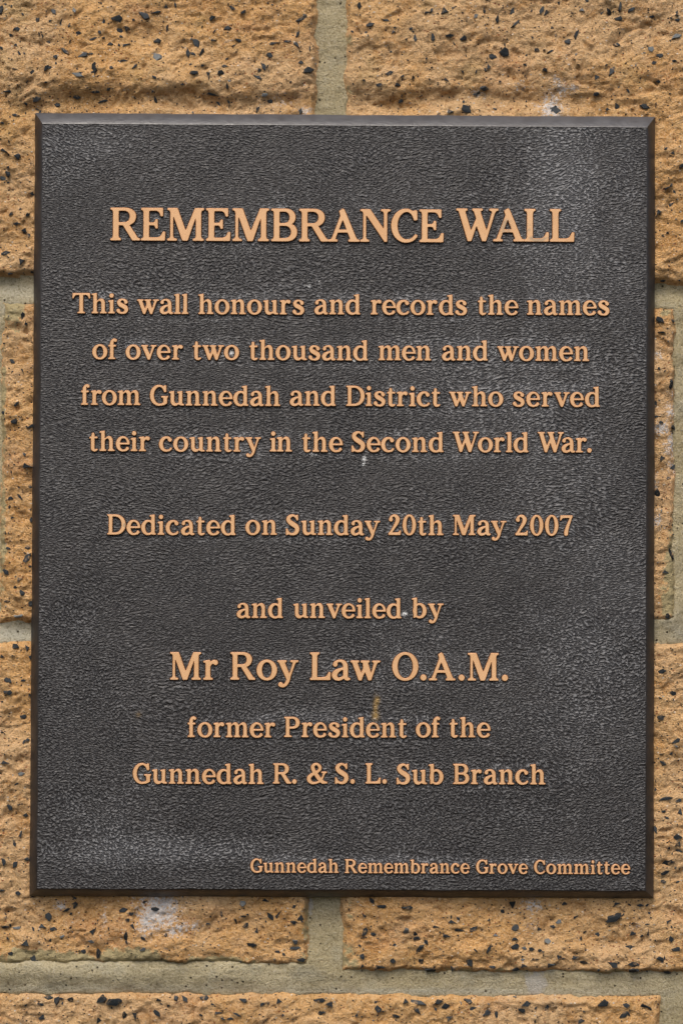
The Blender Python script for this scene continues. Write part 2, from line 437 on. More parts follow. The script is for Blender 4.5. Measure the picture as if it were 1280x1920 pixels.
GLYPHS = {
 'o': (74, RING),
 'h': (74, [(A_, Box(8, 2, 25, 98)), (A_, Flag(0, 8, 25, 99)), (A_, Foot(0, 32, 8, 25)), (A_, Arch()), (A_, Foot(42, 74, 48, 65))]),
 'n': (74, [(A_, Box(8, 2, 25, 70)), (A_, Flag(0, 8, 25, 71)), (A_, Foot(0, 32, 8, 25)), (A_, Arch()), (A_, Foot(42, 74, 48, 65))]),
 'm': (112, [(A_, Box(8, 2, 25, 70)), (A_, Flag(0, 8, 25, 71)), (A_, Foot(0, 32, 8, 25)), (A_, Arch(0, o=64)), (A_, Foot(40, 71, 47, 64)),
             (A_, Arch(39, o=64)), (A_, Foot(80, 112, 86, 103))]),
 'i': (32, [(A_, Box(8, 2, 25, 66)), (A_, Flag(0, 8, 25, 65.5)), (A_, Foot(0, 32, 8, 25)), (A_, Ell(16, 88.5, 10.5, 10.5))]),
 'l': (32, [(A_, Box(8, 2, 25, 98)), (A_, Flag(0, 8, 25, 99)), (A_, Foot(0, 32, 8, 25))]),
 'r': (54, [(A_, Box(8, 2, 25, 70)), (A_, Flag(0, 8, 25, 71)), (A_, Foot(0, 34, 8, 25)),
            (B_, [(23, 50, 2.5), (28, 60, 4.5), (36, 66, 6), (44, 63, 9)])]),
 'u': (74, [(A_, Flag(0, 8, 25, 70)), (A_, [(8, 66), (25, 66), (25, 26), ('v', 38, 10.5, .6), ('c', 43, 10.5, 46, 13, 48, 17), (50, 11),
              ('c', 43, 2, 38, -2, 29, -2), ('h', 8, 23, .6)]),
            (A_, Box(48, 3, 65, 68)), (A_, Flag(41, 48, 65, 70)), (A_, [(56, 0), (74, 0), (74, 6), (65, 9), (65, 16), (50, 16)])]),
 'd': (73, [(A_, Ell(34, 35.5, 34, 37.8)), (S_, Ell(37, 35.5, 18, 28.5)), (A_, Box(50, 2, 67, 98)), (A_, Flag(42, 50, 67, 99)),
            (A_, [(54, 0), (73, 0), (73, 6), (67, 9), (67, 16), (52, 16)])]),
 'b': (73, [(A_, Ell(39, 35.5, 34, 37.8)), (S_, Ell(36, 35.5, 18, 28.5)), (A_, [(8, 1), (13, 0), (20, 6), (25, 12), (25, 98), (8, 98)]), (A_, Flag(0, 8, 25, 99))]),
 'a': (67, [(B_, [(13, 57, 8.5), (16, 65, 5), (27, 70, 3.8), (39, 68, 5.5), (48, 59, 8), (50.5, 44, 8.5), (50.5, 24, 8.5), (51, 12, 8.5), (55, 4.5, 6), (64, 4, 4)]),
            (B_, [(47, 43, 3.2), (32, 39, 4.6), (17, 30, 8), (10.5, 19, 9.6), (14, 8.5, 8), (24, 3.2, 5.5), (36, 6, 5), (46, 14, 4)])]),
 'e': (67, [(A_, Ell(34, 35.5, 34, 37.8)), (S_, Ell(37, 35.5, 18, 29)), (A_, [(15, 33), (60, 33), (68, 33), (67, 40.5), (15, 40.5)]),
            (S_, [(44, 33), (90, 33), (90, 11), (66, 14), (60, 19), (50, 22)]), (A_, [(40, -1), (54, 1), (66, 12), (62, 14), (52, 9), (40, 7)])]),
 'c': (66, [(A_, Ell(35, 35.5, 35, 37.8)), (S_, Ell(40, 35.5, 20.5, 28.6)), (S_, [(50, 80), (90, 80), (90, 10), (66, 13), (60, 18), (44, 24), (42, 50)]),
            (B_, [(34, 69, 4), (45, 68, 5), (54, 57, 9.5)]), (A_, [(40, -1.5), (54, 1), (65, 11), (61, 14), (52, 9), (40, 7)])]),
 'f': (42, [(A_, Box(8, 2, 25, 74)), (A_, Foot(0, 34, 8, 25)), (A_, Box(0, 62.5, 37, 70.5)),
            (B_, [(16.5, 66, 8.5), (16.7, 82, 8.3), (21, 93, 6.2), (28, 97.5, 5), (34, 93, 7.5)])]),
 't': (43, [(A_, [(9, 12), (26, 12), (26, 80), (24, 88), (18, 90), (13, 87), (12, 74), (9, 66)]), (A_, [(0, 62.5), (41, 62.5), (41, 70.5), (4, 70.5)]),
            (B_, [(17.5, 20, 8.5), (18, 11, 8.3), (23, 4, 6.2), (31, 3, 5), (39, 6.5, 3.6)])]),
 's': (58, [(B_, [(47, 57, 9), (41, 66, 5.5), (29, 69.5, 4), (17, 65, 6), (12, 55, 8.5), (19, 44.5, 10), (33, 37, 10.5), (46, 28, 10), (49, 17, 8.8),
                  (42, 6, 6.5), (29, 2, 4.2), (16, 5.5, 5.5), (9.5, 14, 9)])]),
 'v': (76, [(A_, [(4, 66), (25, 66), (43, 24), (55, 66), (67, 66), (43, -1), (33, -1)]), (A_, Head(0, 33, 9, 24, 71)), (A_, Head(47, 76, 58, 65, 71))]),
 'w': (108, [(A_, [(5, 66), (24, 66), (39, 25), (46, 44), (45, 66), (62, 66), (75, 25), (86, 66), (98, 66), (75, -1), (65, -1), (52, 31), (40, -1), (30, -1)]),
             (A_, Head(0, 31, 9, 23, 71)), (A_, Head(37, 69, 46, 60, 71)), (A_, Head(79, 108, 89, 96, 71))]),
 'y': (76, [(A_, [(4, 66), (25, 66), (44, 21), (57, 66), (67, 66), (42, -6), (33, 3)]), (A_, Head(0, 33, 9, 24, 71)), (A_, Head(47, 76, 58, 65, 71)),
            (B_, [(42, 8, 6), (37, -6, 6), (30, -17, 5.5), (21, -22, 5), (12, -17, 8.5)])]),
 '.': (22, [(A_, Ell(11, 10, 11, 11))]),
 'A': (96, [(A_, [(30, 95), (43, 102), (50, 99), (88, 6), (68, 6), (45.5, 66), (22, 4), (11, 4), (42, 78)][:0] or
              [(33, 94), (45, 102), (50, 98), (89, 4), (69, 4), (44.5, 68), (20.5, 4), (9, 4), (37.5, 80)]), (A_, Box(24, 28, 74, 36.5)),
            (A_, Foot(0, 29, 12, 20)), (A_, Foot(62, 96, 70, 86))]),
 'B': (79, [(A_, [(8, 0), (46, 0), ('h', 79, 27), ('v', 60, 52), ('c', 71, 57, 74, 65, 74, 74), ('v', 44, 100), (8, 100)]),
            (S_, [(25, 9.5), (42, 9.5), ('h', 60.5, 28), ('v', 42, 47.5), (25, 47.5)]), (S_, [(25, 55.5), (40, 55.5), ('h', 56, 73), ('v', 40, 91), (25, 91)]),
            (A_, Foot(0, 20, 8, 20)), (A_, Head(0, 20, 8, 20))]),
 'C': (80, [(A_, Ell(45, 50, 45, 52)), (S_, Ell(49, 50, 30, 42.5)), (S_, [(56, 110), (120, 110), (120, 12), (80, 18), (72, 26), (55, 40), (56, 70)]),
            (A_, [(44, 102), ('c', 54, 102, 62, 98, 67, 94), (70, 97), (79, 97), (80, 68), (74, 66), (69, 67), ('c', 66, 82, 58, 92, 46, 92.5)]),
            (A_, [(44, -2), ('c', 62, -2, 74, 6, 81, 19), (75, 24), ('c', 66, 12, 58, 8, 46, 8)])]),
 'D': (91, [(A_, [(8, 0), (40, 0), ('h', 91, 49), ('v', 40, 100), (8, 100)]), (S_, [(25, 9.5), (38, 9.5), ('h', 71.5, 49), ('v', 38, 90.5), (25, 90.5)]),
            (A_, Foot(0, 20, 8, 20)), (A_, Head(0, 20, 8, 20))]),
 'E': (74, [(A_, Box(7.5, 1, 24.5, 99)), (A_, Foot(0, 24, 7.5, 24)), (A_, Head(0, 24, 7.5, 24)),
            (A_, [(20, 100), (67, 100), (67, 75), (62, 74), (59, 77), ('c', 57, 86, 52, 91.5, 44, 91.5), (20, 91.5)]),
            (A_, [(20, 55), (37, 55), ('c', 42, 56, 43, 61, 44, 65), (51, 65), (51, 37), (44, 37), ('c', 43, 43, 41, 47, 36, 47), (20, 47)]),
            (A_, [(20, 0), (73, 0), (74, 27), (67, 28), (64, 22), ('c', 61, 13, 56, 9.5, 46, 9.5), (20, 9.5)])]),
 'G': (88, [(A_, Ell(45, 50, 45, 52)), (S_, Ell(49, 50, 30, 42.5)), (S_, [(56, 110), (120, 110), (120, 8), (67, 8), (64, 26), (55, 40), (56, 70)]),
            (A_, [(44, 102), ('c', 54, 102, 62, 98, 67, 94), (70, 99), (80, 99), (81, 68), (75, 66), (70, 67), ('c', 66, 82, 58, 92, 46, 92.5)]),
            (A_, [(44, -2), ('c', 62, -2, 76, 3, 85, 11), (85, 38), (67, 38), (67, 14), ('c', 62, 9, 56, 8, 46, 8)]), (A_, Head(56, 90, 66, 84, 46))]),
 'L': (75, [(A_, Box(8, 1, 26, 99)), (A_, Head(0, 34, 8, 26)), (A_, Foot(0, 24, 8, 24)),
            (A_, [(20, 0), (74, 0), (75, 28), (68, 29), (65, 23), ('c', 61, 13, 56, 9.5, 46, 9.5), (20, 9.5)])]),
 'M': (112, [(A_, Box(9, 2, 17.5, 98)), (A_, Box(87, 2, 103, 98)), (A_, Foot(0, 29, 9, 18)), (A_, Foot(78, 111, 87, 103)),
             (A_, [(10, 100), (31, 100), (56, 31), (84, 100), (96, 100), (62, 0), (46, 0), (14, 88)]), (A_, Head(0, 25, 9, 22)), (A_, Head(83, 112, 88, 103))]),
 'N': (92, [(A_, Box(9, 2, 17.5, 98)), (A_, Box(72, 4, 82, 98)), (A_, Foot(0, 27, 9, 18)), (A_, Head(63, 92, 72, 82)), (A_, Head(0, 22, 9, 22)),
            (A_, [(8, 100), (30, 100), (75, 34), (82, 20), (82, 0), (74, 0), (14, 88)])]),
 'O': (95, [(A_, Ell(47.5, 50, 47.5, 52)), (S_, Ell(47.5, 50, 28, 43))]),
 'P': (76, [(A_, Box(8, 2, 25, 99)), (A_, [(8, 100), (42, 100), ('h', 76, 71), ('v', 42, 42), (20, 42), (20, 51), (40, 51), ('h', 57, 71), ('v', 40, 91), (8, 91)]),
            (A_, Foot(0, 36, 8, 25)), (A_, Head(0, 20, 8, 20))]),
 'R': (90, [(A_, Box(8, 2, 25, 99)), (A_, [(8, 100), (44, 100), ('h', 78, 74), ('v', 50, 46.5), (20, 46.5), (20, 55.5), (42, 55.5), ('h', 59, 73.5), ('v', 42, 91), (8, 91)]),
            (A_, [(36, 50), (56, 50), (84, 8), (90, 6), (90, 0), (67, 0)]), (A_, Foot(0, 32, 8, 25)), (A_, Head(0, 20, 8, 20))]),
 'S': (67, [(B_, [(50, 88, 5.5), (39, 96, 4.5), (26, 95, 6), (14, 86, 9), (12, 73, 10), (22, 61, 11), (39, 50, 11.5), (52, 40, 11), (56, 25, 10.5), (49, 10, 8.5), (35, 3, 5.5), (20, 5, 5), (9, 14, 6)]),
            (A_, [(52, 98), (60, 100), (60, 72), (53, 71), ('c', 50, 82, 46, 88, 42, 91)]), (A_, [(0, -1), (7, -1), (14, 4), (24, 8), ('c', 14, 13, 10, 20, 8, 30), (0, 30)])]),
 'T': (88, [(A_, Box(35, 2, 53, 98)), (A_, Foot(26, 62, 35, 53)), (A_, [(0, 74), (6, 74), ('c', 9, 85, 13, 91, 24, 91), (64, 91), ('c', 75, 91, 79, 85, 82, 74), (88, 74), (87, 100), (1, 100)])]),
 'W': (129, [(A_, [(6, 96), (26, 96), (45, 32), (61, 70), (52, 96), (72, 96), (93, 32), (111, 96), (121, 96), (91, 0), (79, 0), (62, 48), (46, 0), (35, 0)]),
             (A_, Head(0, 34, 9, 26)), (A_, Head(49, 81, 56, 73)), (A_, Head(101, 129, 110, 119))]),
 '2': (62, [(B_, [(12, 77, 9.5), (14, 89, 5.5), (25, 97, 4.8), (38, 93, 7.8), (46, 79, 10), (41, 60, 8.5), (28, 38, 6.5), (12, 12, 5)]),
            (A_, [(1, 0), (60, 0), (62, 22), (56, 23), ('c', 53, 14, 48, 12, 40, 12), (14, 12), (10, 18), (0, 8)])]),
 '0': (66, [(A_, Ell(33, 50, 33, 52)), (S_, Ell(33, 50, 15, 43.5))]),
 '7': (62, [(A_, [(0, 75), (5, 75), ('c', 8, 84, 12, 88, 20, 88), (46, 88), (52, 80), (62, 92), (62, 100), (2, 100)]),
            (B_, [(56, 94, 5), (47, 70, 6), (38, 46, 7.5), (32, 24, 9), (30, 8, 9.5)])]),
 '&': (101, [(B_, [(46, 54, 5), (60, 65, 6.5), (66, 78, 7.5), (58, 92, 6.5), (45, 97, 5), (32, 90, 7), (30, 76, 8.8), (40, 55, 9.2), (60, 26, 9.4), (78, 9, 8.5), (90, 5, 5), (98, 4.5, 4.2)]),
             (B_, [(46, 54, 5), (28, 46, 7), (12, 31, 9.2), (12, 16, 9.4), (24, 4.5, 7), (40, 2.5, 5), (58, 8, 4.5), (74, 22, 4.5), (82, 40, 4.5), (86, 52, 4)]),
             (A_, Head(72, 100, 82, 90, 59))]),
}
def glyph_field(ch, step=1.0, soft=1.0):
    w, parts = GLYPHS[ch]
    xs = np.arange(-8, w+9, step); ys = np.arange(-38, 112, step)
    X, Y = np.meshgrid(xs, ys)
    d = np.full(X.shape, 1e3)
    for op, p in parts:
        if op == 'b':
            e = sdf_brush(X, Y, p); d = np.minimum(d, e)
        elif op == '+':
            d = np.minimum(d, sdf_polygon(X, Y, path_points(p)))
        else:
            d = np.maximum(d, -sdf_polygon(X, Y, path_points(p)))
    # a little blur of the distance field rounds every corner as in a sand casting
    d = np.clip(d, -12, 12)
    r = max(1, int(round(soft*2.2/step)))
    k = np.exp(-0.5*(np.arange(-r, r+1)*step/(soft*1.5))**2); k /= k.sum()
    dp = np.pad(d, r, mode='edge')
    dp = sum(k[i]*dp[:, i:i+d.shape[1]] for i in range(2*r+1))
    d = sum(k[i]*dp[i:i+d.shape[0], :] for i in range(2*r+1))
    return xs, ys, d

# ---------------------------------------------------------------- the block wall
# plaque outline on the wall (metres), needed so that the rock does not grow through it
PW, PH = 0.365, 0.4596
wall = bpy.data.objects.new('block_wall', None)
C.objects.link(wall)
wall['label'] = 'rough split-face wall of orange blocks flecked with black stone, grey-green mortar joints'
wall['category'] = 'wall'
wall['kind'] = 'thing'

# each block: left, right, top at left, top at right, bottom at left, bottom at right (survey pixels), fine?
BLOCKS = [
 (-1240, -35, -745, -740, -150, -146, 0), (8, 1262, -742, -738, -146, -140, 0), (1310, 2540, -738, -734, -140, -134, 0),
 (-655, 596, -102, -98, 514, 520, 1), (649, 1892, -96, -88, 522, 541, 1),
 (-1285, -42, 556, 562, 1160, 1168, 0), (2, 1268, 563, 573, 1169, 1165, 1), (1310, 2545, 574, 580, 1165, 1168, 0),
 (-660, 581, 1204, 1204, 1806, 1812, 1), (643, 1884, 1204, 1207, 1824, 1832, 1),
 (-1282, -36, 1858, 1861, 2462, 2466, 0), (-8, 1240, 1861, 1868, 2466, 2470, 1), (1284, 2530, 1868, 1874, 2470, 2476, 1),
]
YB = -0.006
def edge_distance(x, z, b, seed):
    """distance inside block b (negative outside), metres, with broken arrises"""
    x0, x1, ta, tb, ba, bb, f = b
    A, B_, C_, D_ = W(x0, ta, YB), W(x1, tb, YB), W(x1, bb, YB), W(x0, ba, YB)
    t = np.clip((x-A.x)/(B_.x-A.x), 0, 1)
    top = A.z+(B_.z-A.z)*t; bot = D_.z+(C_.z-D_.z)*t
    wv = fbm(x*70, z*70, 4, seed, .6)*.0013+noise(x*420, z*420, seed+2)*.0004
    wide = noise(x*22, z*22, seed+3)*.0008
    return np.minimum(np.minimum(x-A.x, B_.x-x), np.minimum(top-z, z-bot))+wv+wide+.0013

# broken ledges that can be made out on the face: survey pixel, radii, height in mm
RELIEF = [(150, 148, 150, 24, 2.6), (330, 150, 160, 20, 1.8), (330, 190, 240, 14, -3.8), (60, 200, 60, 16, -2.4), (800, 150, 150, 22, 2.0), (820, 186, 130, 14, -3.4), (700, 200, 60, 12, -2.5), (1000, 190, 90, 14, -2.0),
          (1090, 120, 90, 30, 1.6), (300, 70, 40, 20, -2.0), (430, 60, 60, 20, 1.4), (960, 150, 50, 18, -1.6), (560, 160, 30, 30, 1.5), (60, 1765, 80, 14, 1.5), (150, 1720, 50, 16, -2.0), (350, 1770, 90, 12, 1.4),
          (30, 350, 26, 30, -1.8), (30, 1360, 26, 24, -2.0), (30, 760, 26, 30, 1.5), (850, 1785, 120, 12, 1.2), (1180, 1770, 60, 18, -1.6), (1100, 1790, 60, 14, 1.4), (1250, 900, 20, 60, -2.0), (1255, 330, 20, 50, 1.5)]
def relief_at(x, z):
    out = np.zeros(x.shape)
    wx = x+noise(x*55, z*55, 5)*.004+noise(x*150, z*150, 8)*.0012; wz = z+noise(x*40+3, z*60, 6)*.004+noise(x*170, z*170, 9)*.0012
    for px, py, rx, ry, s in RELIEF:
        p = W(px, py, YB)
        r = ((wx-p.x)/(rx*PXM))**2+((wz-p.z)/(ry*PXM))**2
        out = out+s*.001*np.exp(-r*.7)
    return out

def block_height(x, z, b, seed):
    """how far the rock face stands out towards the viewer, metres"""
    e = edge_distance(x, z, b, seed)
    wx = x+fbm(x*30, z*30, 3, seed+20)*.006; wz = z+fbm(x*30, z*30, 3, seed+30)*.005
    low = fbm(wx*15, wz*22, 3, seed+40, .5)
    ledge = facets(wx*40, wz*55, seed+50)
    crumb = fbm(wx*120, wz*150, 4, seed+60, .62)
    pit = np.minimum(0, fbm(wx*70, wz*95, 3, seed+70, .6)+.20)
    h = .0066+.0026*low+.0008*ledge+.00062*crumb+.0023*pit-.0030*np.maximum(0, noise(wx*150, wz*190, seed+77)-.42)+relief_at(x, z)+.00055*fbm(x*230, z*260, 3, seed+75, .7)
    fine = noise(x*520, z*560, seed+80)*.00026
    inside = (np.abs(x) < PW/2+.004) & (np.abs(z) < PH/2+.004)
    h = np.clip(h, .0012, .0125)
    deep = sstep(PW/2+.003, PW/2-.004, np.abs(x))*sstep(PH/2+.003, PH/2-.004, np.abs(z))
    h = h*(1-deep)+np.minimum(h, .0068)*deep
    s = sstep(-.0005, .0052, e)
    return h*s-.0085*sstep(.0012, -.0030, e)+fine*sstep(-.001, .002, e)

# splashes of lime on the face: survey pixel, radii, strength
LIME = [(1035, 200, 22, 26, .60), (1052, 165, 16, 16, .5), (1075, 165, 8, 8, .5), (1040, 150, 10, 9, .45), (978, 160, 16, 10, .35), (296, 1708, 36, 34, .70), (275, 1728, 18, 26, .62), (330, 1742, 26, 14, .55),
        (362, 1736, 14, 12, .5), (112, 1700, 10, 9, .6), (196, 1718, 5, 22, .5), (1000, 1698, 18, 18, .5), (995, 1738, 10, 9, .4), (1262, 770, 16, 14, .55),
        (1240, 803, 14, 12, .6), (1268, 830, 18, 28, .62), (1262, 740, 9, 8, .4), (1232, 665, 9, 8, .5), (1232, 975, 10, 16, .45), (1262, 875, 14, 16, .4), (1226, 905, 10, 18, .45), (895, 175, 14, 10, .4), (520, 190, 30, 14, .35),
        (570, 205, 20, 8, .45), (28, 580, 12, 10, .45), (430, 75, 10, 6, .3), (1192, 1740, 12, 10, .3)]
SMEAR = [(80, 1806, 90, 22, .85), (250, 1803, 60, 20, .85), (410, 1806, 60, 14, .7), (575, 1800, 24, 30, .55), (20, 585, 26, 40, .6), (4, 760, 8, 120, .55), (4, 1000, 8, 150, .5), (1266, 1080, 18, 90, .7), (1275, 700, 14, 100, .55),
         (1262, 1125, 26, 30, .65), (1245, 580, 30, 18, .4), (660, 1800, 24, 24, .55), (900, 1822, 120, 10, .4), (1120, 1826, 120, 10, .4), (655, 1700, 8, 40, .4), (575, 1735, 10, 60, .4), (655, 100, 8, 120, .35)]
def blotches(x, z, table):
    out = np.zeros(x.shape)
    for px, py, rx, ry, s in table:
        p = W(px, py, YB)
        r = ((x-p.x)/(rx*PXM))**2+((z-p.z)/(ry*PXM))**2
        out = np.maximum(out, s*np.exp(-r*.55)*1.25)
    return out

block_objs = []
for k, b in enumerate(BLOCKS):
    x0, x1, ta, tb, ba, bb, fine = b
    step = .00095 if fine else .0026
    A, B_ = W(x0-12, min(ta, tb)-12, YB), W(x1+12, max(ba, bb)+12, YB)
    segs = [(A.x, B_.x)]
    ax, bx = A.x, B_.x
    if fine:                                    # the part of a long block that lies well outside the view is meshed coarsely
        xs = []
        x = ax
        while x < bx:
            xs.append(x); x += step if abs(x) < .225 else .003
        xs.append(bx); xs = np.array(xs)
        zs = []
        z = B_.z
        while z < A.z:
            zs.append(z); z += step if abs(z) < .33 else .003
        zs.append(A.z); zs = np.array(zs)
    else:
        xs = np.arange(ax, bx, step); zs = np.arange(B_.z, A.z, step)
    X, Z = np.meshgrid(xs, zs)
    H = block_height(X, Z, b, 100+k*7)
    me = grid_mesh('block', X, -H, Z, {'lime': blotches(X, Z, LIME), 'smear': blotches(X, Z, SMEAR)})
    block_objs.append(mesh_obj('block', me, wall, [M_BLOCK]))

# mortar: one continuous bedding that sinks away behind every block
xs = np.concatenate([np.arange(-.60, -.225, .003), np.arange(-.225, .225, .0011), np.arange(.225, .60, .003)])
zs = np.concatenate([np.arange(-.47, -.32, .003), np.arange(-.32, .32, .0011), np.arange(.32, .52, .003)])
X, Z = np.meshgrid(xs, zs)
E = np.full(X.shape, -1.0)
for k, b in enumerate(BLOCKS):
    E = np.maximum(E, edge_distance(X, Z, b, 100+k*7))
Hm = .0020+.0008*fbm(X*45, Z*60, 4, 7, .55)+.00014*fbm(X*30, Z*330, 2, 9)+.00022*fbm(X*520, Z*520, 2, 12)+.0010*np.minimum(0, noise(X*110, Z*110, 14)+.45)
Hm += .0022*blotches(X, Z, [(x, y, rx, ry, s) for x, y, rx, ry, s in SMEAR if rx > 12])
# the bed under the third course was struck nearly flush; the one under the first was raked back
Hm += .0016*blotches(X, Z, [(250, 1836, 420, 26, .8), (900, 1846, 420, 22, .5)])
Hm += .0030*blotches(X, Z, [(80, 1828, 110, 20, .8), (250, 1828, 80, 20, .8), (420, 1830, 80, 18, .6), (575, 1815, 30, 18, .6), (1262, 1150, 30, 30, .6)])*(1+.5*noise(X*80, Z*80, 31))
Hm -= .0020*blotches(X, Z, [(25, 535, 60, 14, 1), (1255, 545, 60, 12, 1), (30, 1180, 60, 12, .8), (612, 100, 14, 150, .6)])
Hm -= .013*sstep(.0022, .0060, E)
me = grid_mesh('mortar', X, -Hm, Z, {'drag': sstep(.9, .3, noise(X*3, Z*8, 61))*(blotches(X, Z, [(900, 1846, 500, 30, 1), (150, 1846, 400, 30, .4)])), 'lime': blotches(X, Z, [(1005, 1845, 22, 30, .7), (640, 1850, 60, 8, .35), (1195, 1845, 30, 14, .4), (255, 1858, 120, 4, .4), (582, 1700, 5, 24, .7)]),
                                     'pale': blotches(X, Z, [(20, 1190, 60, 18, .9), (30, 545, 50, 14, .6), (820, 1862, 300, 5, .6), (200, 1856, 300, 6, .4), (1270, 1180, 30, 30, .35), (25, 575, 20, 14, .7)])})
mesh_obj('mortar', me, wall, [M_MORTAR])

# basalt chips set in the blocks -----------------------------------------------------------
rng = random.Random(11)
def make_chip(i):
    r = random.Random(500+i)
    bm = bmesh.new()
    n = r.choice((3, 4, 4, 5, 5))
    for j in range(n):
        a = 2*math.pi*j/n+r.uniform(-.5, .5)
        rad = r.uniform(.55, 1.15)
        for t in (1, -1):
            q = rad*(r.uniform(.72, .98) if t > 0 else 1)
            bm.verts.new((math.cos(a)*q, (r.uniform(.62, .90) if t > 0 else 1.0)*-t, math.sin(a)*q*r.uniform(.85, 1.1)))
    res = bmesh.ops.convex_hull(bm, input=bm.verts)
    junk = list({g for g in res['geom_interior'] if isinstance(g, bmesh.types.BMVert)})
    if junk: bmesh.ops.delete(bm, geom=junk, context='VERTS')
    me = bpy.data.meshes.new('stone_chip')
    bm.to_mesh(me); bm.free()
    me.materials.append(M_CHIP)
    return me
CHIPS = [make_chip(i) for i in range(14)]
CHIP_DATA = []
for me in CHIPS:
    CHIP_DATA.append((np.array([v.co for v in me.vertices]), [tuple(p.vertices) for p in me.polygons]))

